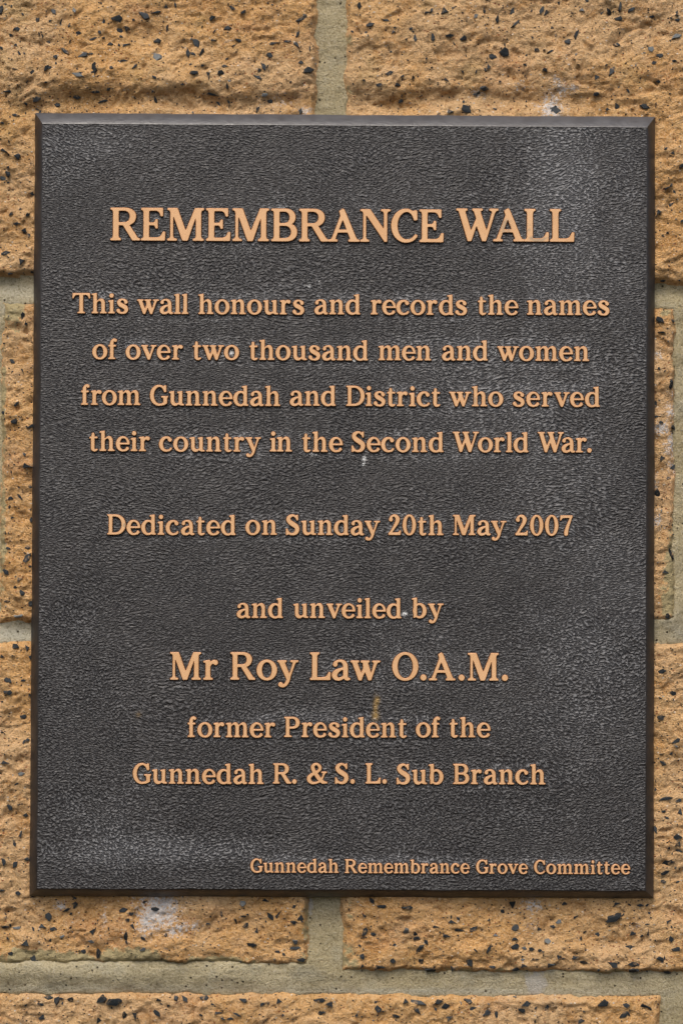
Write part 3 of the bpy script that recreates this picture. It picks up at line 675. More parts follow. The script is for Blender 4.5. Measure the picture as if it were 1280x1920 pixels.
TRACED = """4,17,16,9,80 34,54,11,7,0 21,65,7,5,-30 102,22,12,8,-50 139,20,11,7,-60 71,37,9,8,40 114,41,14,5,75 149,61,13,7,-10 91,78,12,5,-25 30,84,11,5,-40
3,90,12,6,-30 37,100,9,4,-60 46,101,6,5,40 123,98,16,8,-45 154,105,19,8,30 104,107,8,7,0 171,102,10,5,0 174,73,16,4,25 217,33,20,13,10 268,26,22,11,-25
290,22,18,4,15 224,55,13,9,-20 237,52,14,10,20 314,51,14,5,85 207,82,10,6,-10 235,84,22,6,15 293,75,13,9,20 296,107,20,13,-40 232,114,14,4,0 178,128,19,10,-75
61,135,17,10,0 89,129,14,8,50 28,130,12,4,-10 149,144,22,9,-12 210,131,7,6,0 252,127,12,4,45 310,10,11,7,-15 290,148,9,6,-30 16,170,20,5,8 69,185,15,10,5
203,168,9,8,0 179,173,16,6,0 107,196,10,9,-30 195,187,22,6,10 291,187,14,7,-70 48,193,10,6,-50 27,214,15,5,0 3,229,7,4,0 145,180,12,8,0
398,32,15,10,35 427,53,13,9,-10 436,15,12,7,-45 457,22,9,6,30 447,76,12,8,-20 399,75,10,6,0 368,80,20,12,-70 379,97,15,6,60 352,100,17,9,-75 511,81,19,9,15
507,103,12,9,-20 556,83,14,12,-40 540,78,13,6,0 558,62,13,5,70 570,28,12,5,10 563,35,22,8,25 581,90,12,3,85 564,117,10,7,-20 578,133,19,11,0 366,139,12,9,0
392,141,16,10,-75 415,137,16,11,0 420,125,14,6,0 426,163,11,6,-80 485,133,11,9,0 494,126,15,8,-75 484,147,16,7,-15 395,175,22,8,-10 410,192,18,7,-50 429,192,16,7,-80
497,178,9,8,0 506,187,12,7,0 484,204,12,8,60 564,207,12,8,90
674,9,14,9,90 800,22,14,6,10 832,21,20,12,-10 849,15,10,7,40 695,46,15,8,15 686,60,8,6,-40 724,38,13,5,0 737,60,10,9,0 778,69,13,7,-80 812,68,13,8,85
844,66,13,6,10 869,72,12,11,30 892,32,12,8,50 907,20,13,5,-80 931,37,19,7,85 968,43,19,6,45 960,20,14,5,70 1017,17,14,9,55 1025,22,12,8,60 1090,18,14,9,-30
1140,22,15,10,-60 1160,35,15,10,10 1185,17,12,8,20 1163,10,16,6,80 1080,63,22,8,65 1064,80,11,12,0 1157,84,12,9,10 1220,91,12,9,-20 1237,105,14,9,-15 1225,118,12,7,15
1147,133,19,11,70 1117,145,15,9,10 945,97,18,16,20 922,107,14,10,0 915,125,11,10,0 983,122,11,8,-60 1022,131,12,9,-30 1006,93,9,7,0 1032,97,12,4,30 730,139,13,7,30
744,159,18,9,0 711,160,13,6,0 752,187,11,8,20 873,204,18,14,-20 908,165,15,11,0 892,176,9,8,0 842,209,18,8,0 836,148,12,7,-30 1043,205,20,16,0 1156,199,14,11,-45
1208,199,15,10,-45 1118,176,9,9,0 1235,152,9,7,0 1222,30,12,6,10 1270,37,9,7,0 1269,67,18,8,10
40,490,16,11,20 18,512,10,5,0 58,508,6,4,0 43,592,16,7,85 22,678,10,8,-50 42,694,10,5,-60 29,792,13,12,10 32,757,14,7,50 57,800,14,5,30 50,873,15,14,0
20,934,12,9,0 37,930,15,5,-50 57,912,7,7,0 23,971,10,6,0 58,974,9,11,0 52,1048,19,10,60 13,1073,11,9,-40 36,1086,17,7,15 52,1028,10,8,0 41,1113,12,11,-50
29,1101,8,6,0 57,1132,8,10,0 12,1128,8,5,0 35,1156,14,6,10 27,1213,10,12,60 51,1216,11,11,20 24,1229,6,3,0 4,1232,8,4,0 57,1232,6,9,0 13,1277,15,10,-20
44,1276,10,4,0 14,1298,14,8,0 55,1303,7,6,0 44,1346,13,10,0 52,1388,8,6,0 4,1374,8,4,0 34,293,13,14,-50 7,282,14,8,-20 14,324,10,9,-30 5,334,14,8,-20
46,432,12,10,70 32,419,13,6,10 52,402,8,6,0 12,473,16,7,15 60,362,8,8,0 20,401,8,5,45 38,391,8,5,0 38,1566,14,8,80 28,1583,12,6,-70 7,1617,17,10,-80
30,1622,14,10,60 49,1610,10,6,0 35,1675,9,8,0 3,1670,12,7,0 8,1430,16,10,0 40,1452,11,7,20 18,1512,12,9,-40 48,1530,9,7,0
89,1720,14,12,-60 125,1708,15,6,30 139,1700,13,8,80 10,1739,12,5,0 31,1743,15,7,0 78,1738,19,7,-20 99,1744,13,7,10 47,1770,20,12,-35 61,1798,18,12,-20
20,1788,10,6,0 173,1747,12,14,60 172,1766,12,7,0 155,1785,9,9,0 185,1788,17,10,85 237,1755,18,8,80 249,1736,14,9,-50 240,1725,9,6,0 268,1759,10,5,-30 311,1753,12,7,-30
293,1704,13,8,0 233,1706,16,9,20 455,1695,12,10,-30 497,1689,16,9,-30 415,1715,12,6,-80 442,1727,10,6,-70 457,1719,10,4,0 506,1720,18,9,-50 520,1717,17,8,60
482,1747,16,10,80 460,1736,12,7,35 552,1766,10,12,50 563,1720,16,11,-30 552,1700,8,7,40 471,1772,18,7,-15 520,1787,13,6,0 555,1780,18,7,0 550,1730,9,6,-40
392,1806,14,8,0 170,1812,14,10,0 390,1733,10,4,0 267,1780,12,6,30 563,1800,14,8,10
91,1874,17,10,0 107,1877,14,11,50 132,1875,12,7,0 75,1883,12,5,-10 78,1909,15,10,35 191,1876,18,12,0 217,1880,23,16,0 233,1904,13,8,80 253,1904,16,12,-70 184,1914,14,10,0
330,1873,10,10,-50 347,1875,15,9,-40 383,1875,17,11,0 398,1883,8,6,0 407,1899,15,8,10 293,1901,16,8,-40 315,1887,10,5,15 296,1875,8,8,0 432,1910,14,6,0 455,1875,14,7,-10
492,1883,21,8,25 522,1878,16,9,0 597,1876,20,8,5 617,1884,16,17,-60 600,1900,17,9,20 530,1904,8,6,0 445,1902,14,4,-30
696,1690,14,9,-50 716,1700,17,8,0 761,1701,19,7,5 683,1747,17,9,70 699,1753,9,7,0 760,1746,12,9,50 777,1750,9,9,0 782,1759,16,9,0 788,1778,17,9,40 798,1765,13,8,-50
789,1802,12,13,60 846,1729,22,9,-20 857,1743,17,10,0 859,1723,12,6,-40 815,1737,12,7,0 835,1755,12,6,0 888,1741,15,8,35 928,1754,16,7,-25 966,1741,15,12,40
965,1761,13,8,0 965,1775,17,9,10 916,1777,15,6,65 997,1780,10,7,0 983,1779,9,7,0 879,1804,20,11,-70 808,1819,22,8,0 848,1817,14,10,20 709,1813,18,10,0 737,1801,9,10,0
678,1793,8,10,0 1010,1743,13,6,0 1028,1765,11,11,0 961,1697,20,14,40 1058,1695,12,8,0 1078,1721,17,6,25 1047,1729,12,7,30 1035,1738,9,6,0 1096,1749,14,5,25
1030,1810,22,7,15 1046,1794,13,7,20 1080,1797,12,7,0 1096,1805,14,6,0 1119,1753,8,8,0 1150,1811,20,12,-20 1152,1722,24,15,15 1155,1696,18,9,10 1185,1751,16,8,-10
1178,1776,15,6,0 1184,1807,22,10,0 1214,1751,11,5,90 1186,1820,17,9,10 1238,1799,17,11,-30 1257,1762,12,10,-60 1267,1780,17,7,10 1250,1824,13,7,0 1252,1729,16,7,30
1200,1699,12,6,0 968,1819,17,9,10 980,1811,17,7,0 1001,1798,14,5,0 921,1813,12,5,0
759,1877,14,9,-10 781,1881,27,8,-10 820,1879,18,10,20 876,1877,15,9,-20 836,1889,15,12,20 780,1893,19,8,-40 709,1892,14,10,-60 743,1905,13,6,-10 842,1911,18,12,20
669,1905,12,8,60 885,1892,20,7,20 913,1900,13,10,0 930,1903,14,6,90 988,1883,18,11,30 978,1896,14,10,-20 1023,1892,14,7,70 1128,1883,19,11,25 1175,1886,13,9,0
1207,1886,18,9,-10 1171,1905,19,11,35 1090,1916,16,9,20 1218,1893,8,5,-30
1260,288,10,7,80 1277,312,10,7,30 1248,353,11,5,35 1258,383,20,6,35 1234,398,13,13,0 1278,415,12,8,20 1248,1498,24,6,5 1270,1502,12,7,30 1275,1524,18,12,80
1228,1481,8,8,0 1228,1555,14,6,90 1271,1583,14,10,70 1267,1568,17,12,0 1272,1596,17,6,-10 1253,1590,8,5,70 1248,1617,27,11,15 1266,1628,9,4,35 1245,1638,16,7,25 1244,1653,9,7,0
1235,600,15,10,-20 1258,720,14,7,80 1229,760,14,7,90 1230,781,10,5,0 1262,802,25,10,-35 1240,860,13,13,0 1261,876,13,12,-50 1253,898,10,7,0 1233,925,15,12,70
1257,1040,20,9,-65 1246,1073,18,9,-20 1251,1155,10,8,60 1241,623,12,4,0 1240,1260,14,8,20 1262,1300,12,8,-40 1238,1345,13,9,0 1268,1390,16,9,30 1242,1430,12,7,-20"""
traced = [tuple(float(q) for q in t.split(',')) for t in TRACED.split()]

def block_of(x, z):
    best, bk = -1, None
    for k, b in enumerate(BLOCKS):
        A, D_ = W(b[0], b[2], YB), W(b[1], b[5], YB)
        e = min(x-A.x, D_.x-x, A.z-z, z-D_.z)
        if e > best: best, bk = e, k
    return bk
specs = []                                     # x, z, length, width, angle (metres, radians), block
for px, py, l, w_, a in traced:
    p = W(px, py, YB)
    k = block_of(p.x, p.z)
    if k is None: 
        for kk, b in enumerate(BLOCKS):
            A, D_ = W(b[0]-10, b[2]-10, YB), W(b[1]+10, b[5]+10, YB)
            if A.x < p.x < D_.x and D_.z < p.z < A.z: k = kk
    if k is None: continue
    specs.append([p.x, p.z, l*PXM*.52, w_*PXM*.52, math.radians(a), k, 1])
occupied = [(s[0], s[1]) for s in specs]
grid_occ = {}
for x, z in occupied: grid_occ.setdefault((int(x//.004), int(z//.004)), 1)
for k, b in enumerate(BLOCKS):                 # the chips too small, hidden or too far out to be surveyed
    A, D_ = W(b[0]+6, b[2]+6, YB), W(b[1]-6, b[5]-6, YB)
    x0, x1, z0, z1 = max(A.x, -.30), min(D_.x, .30), max(D_.z, -.40), min(A.z, .40)
    if x1 <= x0 or z1 <= z0: continue
    area = (x1-x0)*(z1-z0)
    for _ in range(int(area*21000)):
        x, z = rng.uniform(x0, x1), rng.uniform(z0, z1)
        if abs(x) < PW/2-.004 and abs(z) < PH/2-.004: continue
        seen = abs(x) < .205 and abs(z) < .305
        small = seen or rng.random() < .55
        if small: l = (rng.uniform(1.3, 3.8) if rng.random() < .76 else rng.uniform(3.8, 8.5))
        else: l = rng.uniform(8, 20)
        if l > 3 and (int(x//.004), int(z//.004)) in grid_occ: continue
        specs.append([x, z, l*PXM*.52, l*PXM*.52*rng.uniform(.3, .8), rng.uniform(0, math.pi), k, 0])

def chip_matrix(s, idx):
    x, z, l, w_, a, k, _ = s
    b = BLOCKS[k]; sd = 100+k*7; d = .0009
    q = block_height(np.array([x, x+d, x-d, x, x]), np.array([z, z, z, z+d, z-d]), b, sd)
    hx, hz = (q[1]-q[2])/(2*d), (q[3]-q[4])/(2*d)
    n = Vector((-hx*.6, -1, -hz*.6)).normalized()
    # a chip near an arris may lie where the rock rolls off; keep it on the rock
    h = float(q.max()*.35+q[0]*.65)
    y = Vector((0, -1, 0)).rotation_difference(n).to_matrix().to_4x4()
    th = max(.0009, min(l, w_)*.85)
    m = Matrix.Translation((x, -h+th*.22, z)) @ y @ Matrix.Rotation(-a, 4, 'Y') @ Matrix.Diagonal((l*1.50, th, w_*1.36, 1))
    return m, q[0]
visible = [s for s in specs if s[6] == 1 or (abs(s[0]) < .205 and abs(s[1]) < .305)]
visible.sort(key=lambda s: -s[2]*s[3])
chosen = set()
for s in visible[:300]: chosen.add(id(s))
rest = {}
for i, s in enumerate(specs):
    m, h = chip_matrix(s, i)
    if h < .0006: continue
    v = rng.randrange(len(CHIPS))
    if id(s) in chosen:
        o = bpy.data.objects.new('stone_chip', CHIPS[v])
        C.objects.link(o); o.parent = block_objs[s[5]]; o.matrix_local = m
    else:
        rest.setdefault(s[5], []).append((m, v))
for k, lst in rest.items():
    vs, fs = [], []
    for m, v in lst:
        co, pf = CHIP_DATA[v]
        M = np.array(m)
        c2 = co @ M[:3, :3].T+M[:3, 3]
        o0 = len(vs)
        vs.extend(map(tuple, c2)); fs.extend(tuple(i+o0 for i in f) for f in pf)
    o = mesh_obj('small_stone_chips', tri_mesh('small_stone_chips', vs, fs), block_objs[k], [M_CHIP])
    o['kind'] = 'stuff'

# build every glyph once as a cast letter: flat machined face, worn edge, dark drafted flank
def contours(xs, ys, d):
    """closed loops of the zero level, interpolated, inside on the left"""
    nr, nc = d.shape
    seg = {}
    def cross(i, j, e):
        if e == 0: a, b, p, q = d[i, j], d[i, j+1], (xs[j], ys[i]), (xs[j+1], ys[i]); key = ('h', i, j)
        elif e == 1: a, b, p, q = d[i, j+1], d[i+1, j+1], (xs[j+1], ys[i]), (xs[j+1], ys[i+1]); key = ('v', i, j+1)
        elif e == 2: a, b, p, q = d[i+1, j], d[i+1, j+1], (xs[j], ys[i+1]), (xs[j+1], ys[i+1]); key = ('h', i+1, j)
        else: a, b, p, q = d[i, j], d[i+1, j], (xs[j], ys[i]), (xs[j], ys[i+1]); key = ('v', i, j)
        t = a/(a-b)
        pts[key] = (p[0]+(q[0]-p[0])*t, p[1]+(q[1]-p[1])*t)
        return key
    pts = {}
    table = {1: [(3, 0)], 2: [(0, 1)], 3: [(3, 1)], 4: [(1, 2)], 5: [(3, 2), (1, 0)], 6: [(0, 2)], 7: [(3, 2)],
             8: [(2, 3)], 9: [(2, 0)], 10: [(0, 3), (2, 1)], 11: [(2, 1)], 12: [(1, 3)], 13: [(1, 0)], 14: [(0, 3)]}
    ins = (d < 0).astype(int)
    code = ins[:-1, :-1]+2*ins[:-1, 1:]+4*ins[1:, 1:]+8*ins[1:, :-1]
    for i, j in zip(*np.nonzero((code > 0) & (code < 15))):
        for a, b in table[int(code[i, j])]:
            seg[cross(i, j, a)] = cross(i, j, b)
    loops = []
    while seg:
        k0, k1 = next(iter(seg.items()))
        loop = [k0]; del seg[k0]
        while k1 != k0:
            loop.append(k1)
            k1 = seg.pop(k1)
        loops.append([pts[k] for k in loop])
    return loops

def simplify(loop, eps=.12):
    """drop points that lie within eps of the chord of their neighbours"""
    P = list(loop)
    for _ in range(3):
        out = []; n = len(P); skip = False
        for i in range(n):
            a, b, c = P[i-1], P[i], P[(i+1) % n]
            L = math.hypot(c[0]-a[0], c[1]-a[1])
            dist = abs((c[0]-a[0])*(a[1]-b[1])-(a[0]-b[0])*(c[1]-a[1]))/max(L, 1e-6)
            if not skip and dist < eps and L < 14: skip = True
            else: out.append(b); skip = False
        P = out
    return P

GLYPH_MESH = {}
def glyph_mesh(ch, scale):
    """mesh in metres for a cap height of 100 units * scale"""
    key = (ch, round(scale*1e7))
    if key in GLYPH_MESH: return GLYPH_MESH[key]
    xs, ys, d = glyph_field(ch)
    gy, gx = np.gradient(d, ys, xs)
    def grad(x, y):
        j = min(max((x-xs[0])/(xs[1]-xs[0]), 0), len(xs)-2); i = min(max((y-ys[0])/(ys[1]-ys[0]), 0), len(ys)-2)
        i0, j0 = int(i), int(j); a, b = i-i0, j-j0
        def s(g): return (g[i0, j0]*(1-b)+g[i0, j0+1]*b)*(1-a)+(g[i0+1, j0]*(1-b)+g[i0+1, j0+1]*b)*a
        u, v = s(gx), s(gy); L = math.hypot(u, v) or 1
        return u/L, v/L
    loops = [simplify(l) for l in contours(xs, ys, d) if len(l) > 8]
    # offset in glyph units and height (metres) of each ring, from the foot to the face
    top = .0013
    foot = .00060/scale; mid = .00014/scale; ins = .00016/scale
    rings = [(foot, .0), (mid, top*.82), (-ins, top)]
    verts, faces, mats = [], [], []
    ringidx = []
    for loop in loops:
        gr = [grad(x, y) for x, y in loop]
        idx = []
        for off, h in rings:
            start = len(verts)
            verts += [((x+g[0]*off)*scale, -h, (y+g[1]*off)*scale) for (x, y), g in zip(loop, gr)]
            idx.append(start)
        n = len(loop)
        for r in range(2):
            for i in range(n):
                j = (i+1) % n
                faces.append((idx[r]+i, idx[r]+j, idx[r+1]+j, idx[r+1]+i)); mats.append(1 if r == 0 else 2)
        ringidx.append((idx[2], n))
    polys = [[Vector((verts[s+i][0], verts[s+i][2], 0)) for i in range(n)] for s, n in ringidx]
    tris = []
    area = lambda p: sum(p[i-1].x*p[i].y-p[i].x*p[i-1].y for i in range(len(p)))
    big = [i for i, p in enumerate(polys) if area(p)*area(max(polys, key=lambda q: abs(area(q)))) > 0]
    for i in big:                               # every outline with the counters that lie inside it
        xa, xb = min(v.x for v in polys[i]), max(v.x for v in polys[i]); ya, yb = min(v.y for v in polys[i]), max(v.y for v in polys[i])
        grp = [i]+[j for j, p in enumerate(polys) if j not in big and xa < p[0].x < xb and ya < p[0].y < yb]
        fl = [ringidx[j][0]+q for j in grp for q in range(ringidx[j][1])]
        tris += [tuple(fl[q] for q in t) for t in tessellate_polygon([polys[j] for j in grp])]
    for a, b, c in tris:
        va, vb, vc = verts[a], verts[b], verts[c]
        cr = (vb[0]-va[0])*(vc[2]-va[2])-(vb[2]-va[2])*(vc[0]-va[0])
        if abs(cr) < 1e-13: continue
        faces.append((a, b, c) if cr > 0 else (a, c, b)); mats.append(0)
    me = bpy.data.meshes.new('letter')
    me.from_pydata(verts, [], faces); me.update()
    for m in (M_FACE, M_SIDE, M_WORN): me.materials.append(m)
    me.polygons.foreach_set('material_index', mats)
    GLYPH_MESH[key] = me
    return me

# ---------------------------------------------------------------- the plaque
plaque = bpy.data.objects.new('plaque', None)
C.objects.link(plaque)
plaque['label'] = 'dark brown bronze plaque headed REMEMBRANCE WALL, copper lettering and sloping edges'
plaque['category'] = 'plaque'

# words: left edge, right edge, baseline (survey pixels); capital height in pixels per line
LINES = [
 (61.6, [('REMEMBRANCE', 206.8, 831.5, 450.2), ('WALL', 855, 1076.5, 451.7)]),
 (37.8, [('This', 135.5, 240, 587.0), ('wall', 257, 353, 588), ('honours', 372, 570, 588.5), ('and', 589, 675, 588.9), ('records', 695, 875, 589.4), ('the', 895, 971, 589.8), ('names', 988, 1142, 590)]),
 (37.8, [('of', 173, 219, 673), ('over', 235.5, 343, 673.6), ('two', 361, 448, 674), ('thousand', 467, 689.5, 674.5), ('men', 709.5, 808, 675.2), ('and', 828, 914, 675.5), ('women', 932, 1104, 676)]),
 (37.8, [('from', 152, 263, 759), ('Gunnedah', 281, 525, 760), ('and', 543, 629, 760.5), ('District', 649, 825, 761), ('who', 842, 943, 761.5), ('served', 961, 1124, 762)]),
 (37.8, [('their', 167, 281, 845.5), ('country', 298, 489, 846.2), ('in', 506, 547, 846.6), ('the', 566, 642, 847), ('Second', 659, 831, 847), ('World', 848.5, 990, 847.5), ('War.', 1008, 1109, 848)]),
 (37.6, [('Dedicated', 201, 441.5, 1002.5), ('on', 460, 519, 1002.8), ('Sunday', 536, 712, 1003), ('20th', 728, 831, 1003.3), ('May', 849, 949, 1003.5), ('2007', 966, 1073, 1004)]),
 (37.6, [('and', 443.5, 530, 1159), ('unveiled', 550, 752, 1159), ('by', 772, 831, 1159)]),
 (51.4, [('Mr', 319, 409, 1275), ('Roy', 432, 559, 1275), ('Law', 581, 712.5, 1275.5), ('O.A.M.', 735, 952, 1276)]),
 (37.6, [('former', 352, 516, 1382.7), ('President', 533, 762, 1382.7), ('of', 779.5, 825, 1383), ('the', 842, 919, 1383)]),
 (37.6, [('Gunnedah', 249, 494, 1470), ('R.', 512, 556, 1470), ('&', 575, 613.5, 1470), ('S.', 628, 665, 1470), ('L.', 685, 725, 1470), ('Sub', 743.5, 831, 1471), ('Branch', 849.5, 1022, 1471)]),
 (25.4, [('Gunnedah', 469.5, 634.5, 1637), ('Remembrance', 646.5, 880, 1638), ('Grove', 892.5, 989, 1639), ('Committee', 1001, 1181, 1639.5)]),
]
KERN = {('W', 'o'): -9, ('W', 'a'): -17, ('R', 'E'): -3, ('R', 'A'): -8, ('A', 'N'): -4, ('A', 'L'): -4, ('W', 'A'): -19, ('r', '.'): -3, ('R', '.'): 0, ('L', '.'): 2,
        ('v', 'e'): -7, ('o', 'v'): -6, ('w', 'o'): -7, ('t', 'w'): -4, ('w', 'a'): -3, ('o', 'y'): -4, ('a', 'y'): -5, ('b', 'y'): -4, ('r', 'y'): -3, ('a', 'w'): -4,
        ('L', 'a'): -2, ('o', 'w'): -6, ('w', 'h'): -2, ('O', '.'): -2, ('A', '.'): 0, ('.', 'A'): -3, ('r', 'v'): -3, ('N', 'C'): -2, ('C', 'E'): 0, ('r', 'o'): -4, ('r', 'c'): -4, ('r', 'e'): -4,
        ('o', 'o'): -3, ('0', '0'): 0, ('0', '7'): -2, ('e', 'c'): -2, ('c', 'o'): -2}
ROUND_L, ROUND_R = set('oecdOCG0'), set('oebpODG0')
jit = random.Random(3)
mask_pts = []
KIND = lambda ch: 'digit' if ch.isdigit() else 'full_stop' if ch == '.' else 'ampersand' if ch == '&' else 'letter'
for cap, words in LINES:
    scale = cap*PXM*(1.35-.0171)/1.345/100
    for text, xa, xb, yb in words:
        P0, P1 = W(xa, yb, LETTER_TOP), W(xb, yb, LETTER_TOP)
        n = len(text)
        natural = []
        for i, ch in enumerate(text):
            if i:
                p = text[i-1]
                natural.append(KERN.get((p, ch), 0)-(2 if ch in ROUND_L else 0)-(2 if p in ROUND_R else 0))
        total = sum(GLYPHS[c][0] for c in text)+sum(natural)
        gap = ((P1.x-P0.x)/scale-total)/(n-1) if n > 1 else 0
        x = 0
        for i, ch in enumerate(text):
            if i: x += natural[i-1]+gap
            o = bpy.data.objects.new(KIND(ch), glyph_mesh(ch, scale))
            C.objects.link(o); o.parent = plaque
            o.location = (P0.x+x*scale, FACE_Y+.0001+jit.uniform(0, .00005), P0.z)
            o.rotation_euler = (0, 0, 0)
            mask_pts.append((P0.x+x*scale, P0.z, ch, scale))
            x += GLYPHS[ch][0]

# the textured field between the bevels
TL, TR, BR, BL = W(80, 234, FACE_Y), W(1211, 237, FACE_Y), W(1210, 1668, FACE_Y), W(70, 1668, FACE_Y)
IX0, IX1, IZ0, IZ1 = (TL.x+BL.x)/2, (TR.x+BR.x)/2, (BL.z+BR.z)/2, (TL.z+TR.z)/2
gs = .0010
xs = np.linspace(IX0, IX1, int((IX1-IX0)/gs)); zs = np.linspace(IZ0, IZ1, int((IZ1-IZ0)/gs))
X, Z = np.meshgrid(xs, zs)
near_text = np.full(X.shape, .05)
cache = {}
for x0, z0, ch, sc in mask_pts:                # distance to the lettering, for the grime it gathers
    if ch not in cache: cache[ch] = glyph_field(ch, 2.0)
    gx_, gy_, d = cache[ch]
    ja, jb = np.searchsorted(xs, x0+gx_[0]*sc), np.searchsorted(xs, x0+gx_[-1]*sc)
    ia, ib = np.searchsorted(zs, z0+gy_[0]*sc), np.searchsorted(zs, z0+gy_[-1]*sc)
    if jb <= ja or ib <= ia: continue
    jj = np.clip(((xs[ja:jb]-x0)/sc-gx_[0])/2, 0, len(gx_)-1).astype(int); ii = np.clip(((zs[ia:ib]-z0)/sc-gy_[0])/2, 0, len(gy_)-1).astype(int)
    near_text[ia:ib, ja:jb] = np.minimum(near_text[ia:ib, ja:jb], d[np.ix_(ii, jj)]*sc)
DUST = [(200, 275, 110, 30, .6), (120, 330, 60, 60, .35), (1050, 340, 55, 130, .70), (1045, 520, 80, 80, .5), (1000, 700, 180, 80, .30), (1120, 560, 60, 90, .30),
        (330, 1590, 170, 26, .85), (200, 1545, 110, 50, .35), (1090, 1150, 130, 200, .40), (640, 690, 260, 20, .30), (560, 540, 50, 12, .45), (600, 370, 480, 14, .20),
        (640, 560, 520, 10, .25), (640, 850, 240, 30, .30), (900, 1560, 300, 60, .25), (700, 1610, 320, 14, .50), (1060, 1610, 140, 12, .55), (850, 1210, 200, 40, .25), (560, 1338, 60, 12, .5),
        (280, 1455, 30, 16, .55), (170, 1000, 60, 300, .18), (1150, 250, 60, 60, .2), (950, 1700, 300, 20, .2)]
dust = blotches(X, Z, DUST)*.85
up = np.clip(1-np.abs(near_text-.0004)/.0034, 0, 1)
shift = np.roll(near_text, 2, axis=0)           # grime lies thicker above the letters than under them
upper = np.clip(1-shift/.0030, 0, 1)
dust = dust+.48*up*(.45+.55*sstep(-.2, .5, fbm(X*60, Z*60, 3, 91)))+.40*upper*sstep(0, .5, fbm(X*45+5, Z*45, 3, 95))
streak = np.maximum(0, fbm(X*70, Z*5, 4, 98)+.1)*sstep(.02, .12, X)*sstep(-.14, .05, Z)
dust = dust-.10+.26*fbm(X*9, Z*12, 3, 97)+.22*streak*(.6+.8*noise(X*400, Z*400, 5))+.10*np.maximum(0, fbm(X*50, Z*6, 3, 99))+.16*sstep(-.02, .14, X)*sstep(-.2, .1, Z)
spots = [(682, 862, 4, 6, .8), (680, 872, 3, 3, .8), (659, 848, 5, 4, .6), (582, 852, 8, 4, .6), (588, 854, 5, 3, .7), (757, 1150, 5, 3, .9), (580, 541, 5, 7, .6), (596, 530, 16, 3, .5), (415, 683, 6, 2, .7),
         (398, 685, 4, 2, .6), (424, 667, 4, 4, .8), (435, 664, 4, 4, .8), (1052, 678, 3, 3, .7), (925, 667, 4, 5, .6), (663, 678, 3, 3, .8), (693, 677, 3, 4, .6), (812, 676, 3, 4, .5), (784, 764, 4, 4, .6), (1080, 558, 3, 3, .4),
         (170, 1489, 4, 5, .5), (203, 1575, 4, 3, .6), (154, 1621, 3, 3, .6), (250, 1584, 3, 4, .6), (665, 766, 3, 3, .5), (670, 738, 3, 3, .5), (270, 1452, 6, 5, .5), (275, 1462, 6, 4, .5), (1018, 655, 4, 3, .5),
         (1033, 667, 4, 4, .5), (212, 256, 3, 2, .6), (207, 253, 2, 2, .6), (386, 292, 3, 3, .5), (516, 330, 2, 2, .6), (989, 282, 3, 3, .6), (556, 1161, 5, 3, .4), (888, 440, 5, 7, .4), (885, 405, 3, 4, .6), (933, 428, 3, 3, .6),
         (784, 428, 3, 4, .5), (1076, 590, 3, 3, .4), (705, 1662, 3, 10, .45), (770, 1664, 5, 3, .5), (1182, 1665, 3, 8, .4), (120, 1666, 40, 2, .5), (640, 1667, 300, 1.5, .35)]
lime = blotches(X, Z, [(a, b, c*1.3, d*1.3, e*.85) for a, b, c, d, e in spots])
sr = random.Random(8)
for _ in range(150):
    px, py = sr.uniform(90, 1200), sr.uniform(250, 1650)
    p = W(px, py, FACE_Y)
    i, j = np.searchsorted(zs, p.z), np.searchsorted(xs, p.x)
    if 0 < i < len(zs) and 0 < j < len(xs): lime[i, j] = max(lime[i, j], sr.uniform(.35, .75))
ochre = blotches(X, Z, [(706, 1312, 3, 5, .9), (703, 1324, 2.5, 12, .8), (703, 1340, 4, 6, .9), (262, 1338, 3, 3, .3)])
relief = .00012*fbm(X*40, Z*40, 3, 44)
edge_in = np.minimum(np.minimum(X-IX0, IX1-X), np.minimum(Z-IZ0, IZ1-Z))
relief = relief*sstep(0, .003, edge_in)
me = grid_mesh('textured_field', X, FACE_Y+relief, Z, {'dust': dust, 'lime': lime, 'ochre': ochre})
mesh_obj('textured_field', me, plaque, [M_PANEL])

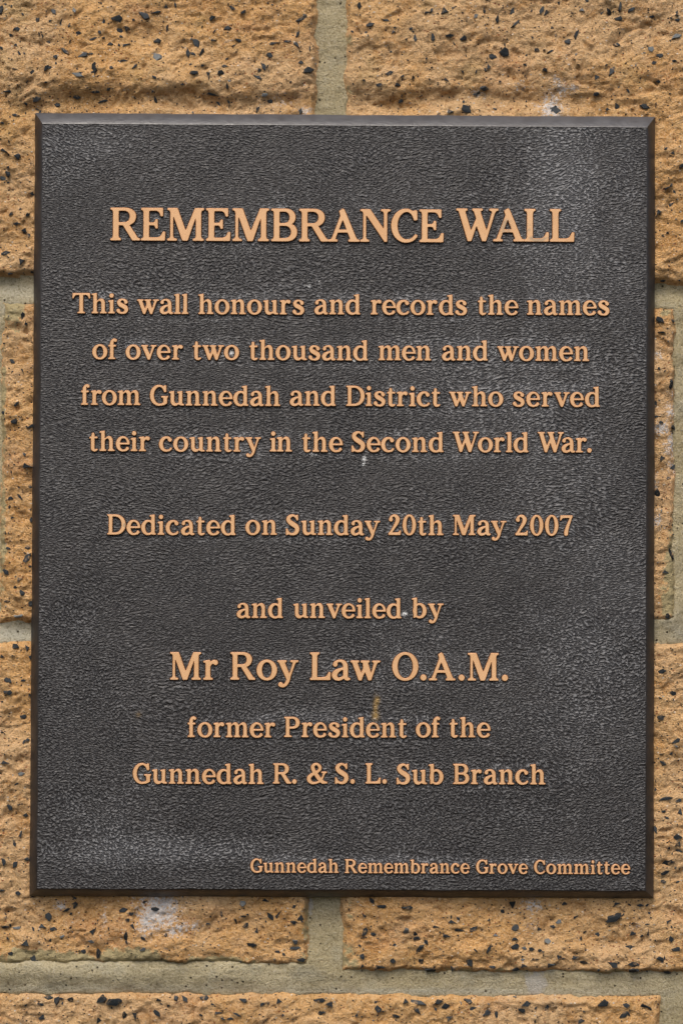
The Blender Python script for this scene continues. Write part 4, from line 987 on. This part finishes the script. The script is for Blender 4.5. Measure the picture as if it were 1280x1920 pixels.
# bevelled rim: a narrow rounded lip at the field, the sloping bevel, then the thickness of the casting
def rim():
    def ring(ins, y, wob=0):
        """rectangle of points between the outer edge (0) and the field (1)"""
        x0 = -PW/2+(IX0+PW/2)*ins; x1 = PW/2+(IX1-PW/2)*ins
        z0 = -PH/2+(IZ0+PH/2)*ins; z1 = PH/2+(IZ1-PH/2)*ins
        n = 40
        pts = []
        for (ax, az), (bx, bz) in (((x0, z0), (x1, z0)), ((x1, z0), (x1, z1)), ((x1, z1), (x0, z1)), ((x0, z1), (x0, z0))):
            for i in range(n):
                t = i/n
                w = .00012*math.sin(i*1.7+ax*50)+.0001*math.sin(i*.61+az*80) if 0 < i < n else 0
                pts.append((ax+(bx-ax)*t+(w if ax == bx else 0)*wob, y+w*.4*wob, az+(bz-az)*t+(w if az == bz else 0)*wob))
        return pts
    prof = [(0, .004, 0), (0, -.0070, 1), (.03, -.0079, 1), (.08, -.0085, 1), (.90, FACE_Y+.0003, 1), (.96, FACE_Y+.00012, 1), (.99, FACE_Y+.00008, 0), (1.0, FACE_Y+.00015, 0), (1.004, FACE_Y+.002, 0)]
    verts = []; faces = []
    for ins, y, wb_ in prof: verts += ring(ins, y, wb_)
    n = 160
    for r in range(len(prof)-1):
        for i in range(n):
            j = (i+1) % n
            faces.append((r*n+i, r*n+j, (r+1)*n+j, (r+1)*n+i))
    me = tri_mesh('bevelled_rim', verts, faces)
    smooth(me)
    return me
rim_me = rim()
# mitre lines stay crisp
e_sharp = np.zeros(len(rim_me.edges), dtype=bool)
ev = np.zeros(len(rim_me.edges)*2, dtype=np.int32); rim_me.edges.foreach_get('vertices', ev); ev = ev.reshape(-1, 2)
e_sharp = (ev[:, 0] % 40 == 0) & (ev[:, 1] % 40 == 0)
at = rim_me.attributes.new('sharp_edge', 'BOOLEAN', 'EDGE'); at.data.foreach_set('value', e_sharp)
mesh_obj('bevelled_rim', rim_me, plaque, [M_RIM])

n_let = sum(1 for o in plaque.children if o.name.split('.')[0] in ('letter', 'digit', 'full_stop', 'ampersand'))
print('letters', n_let, 'chips', len(specs), 'tris', sum(len(m.polygons)*2 for m in bpy.data.meshes))
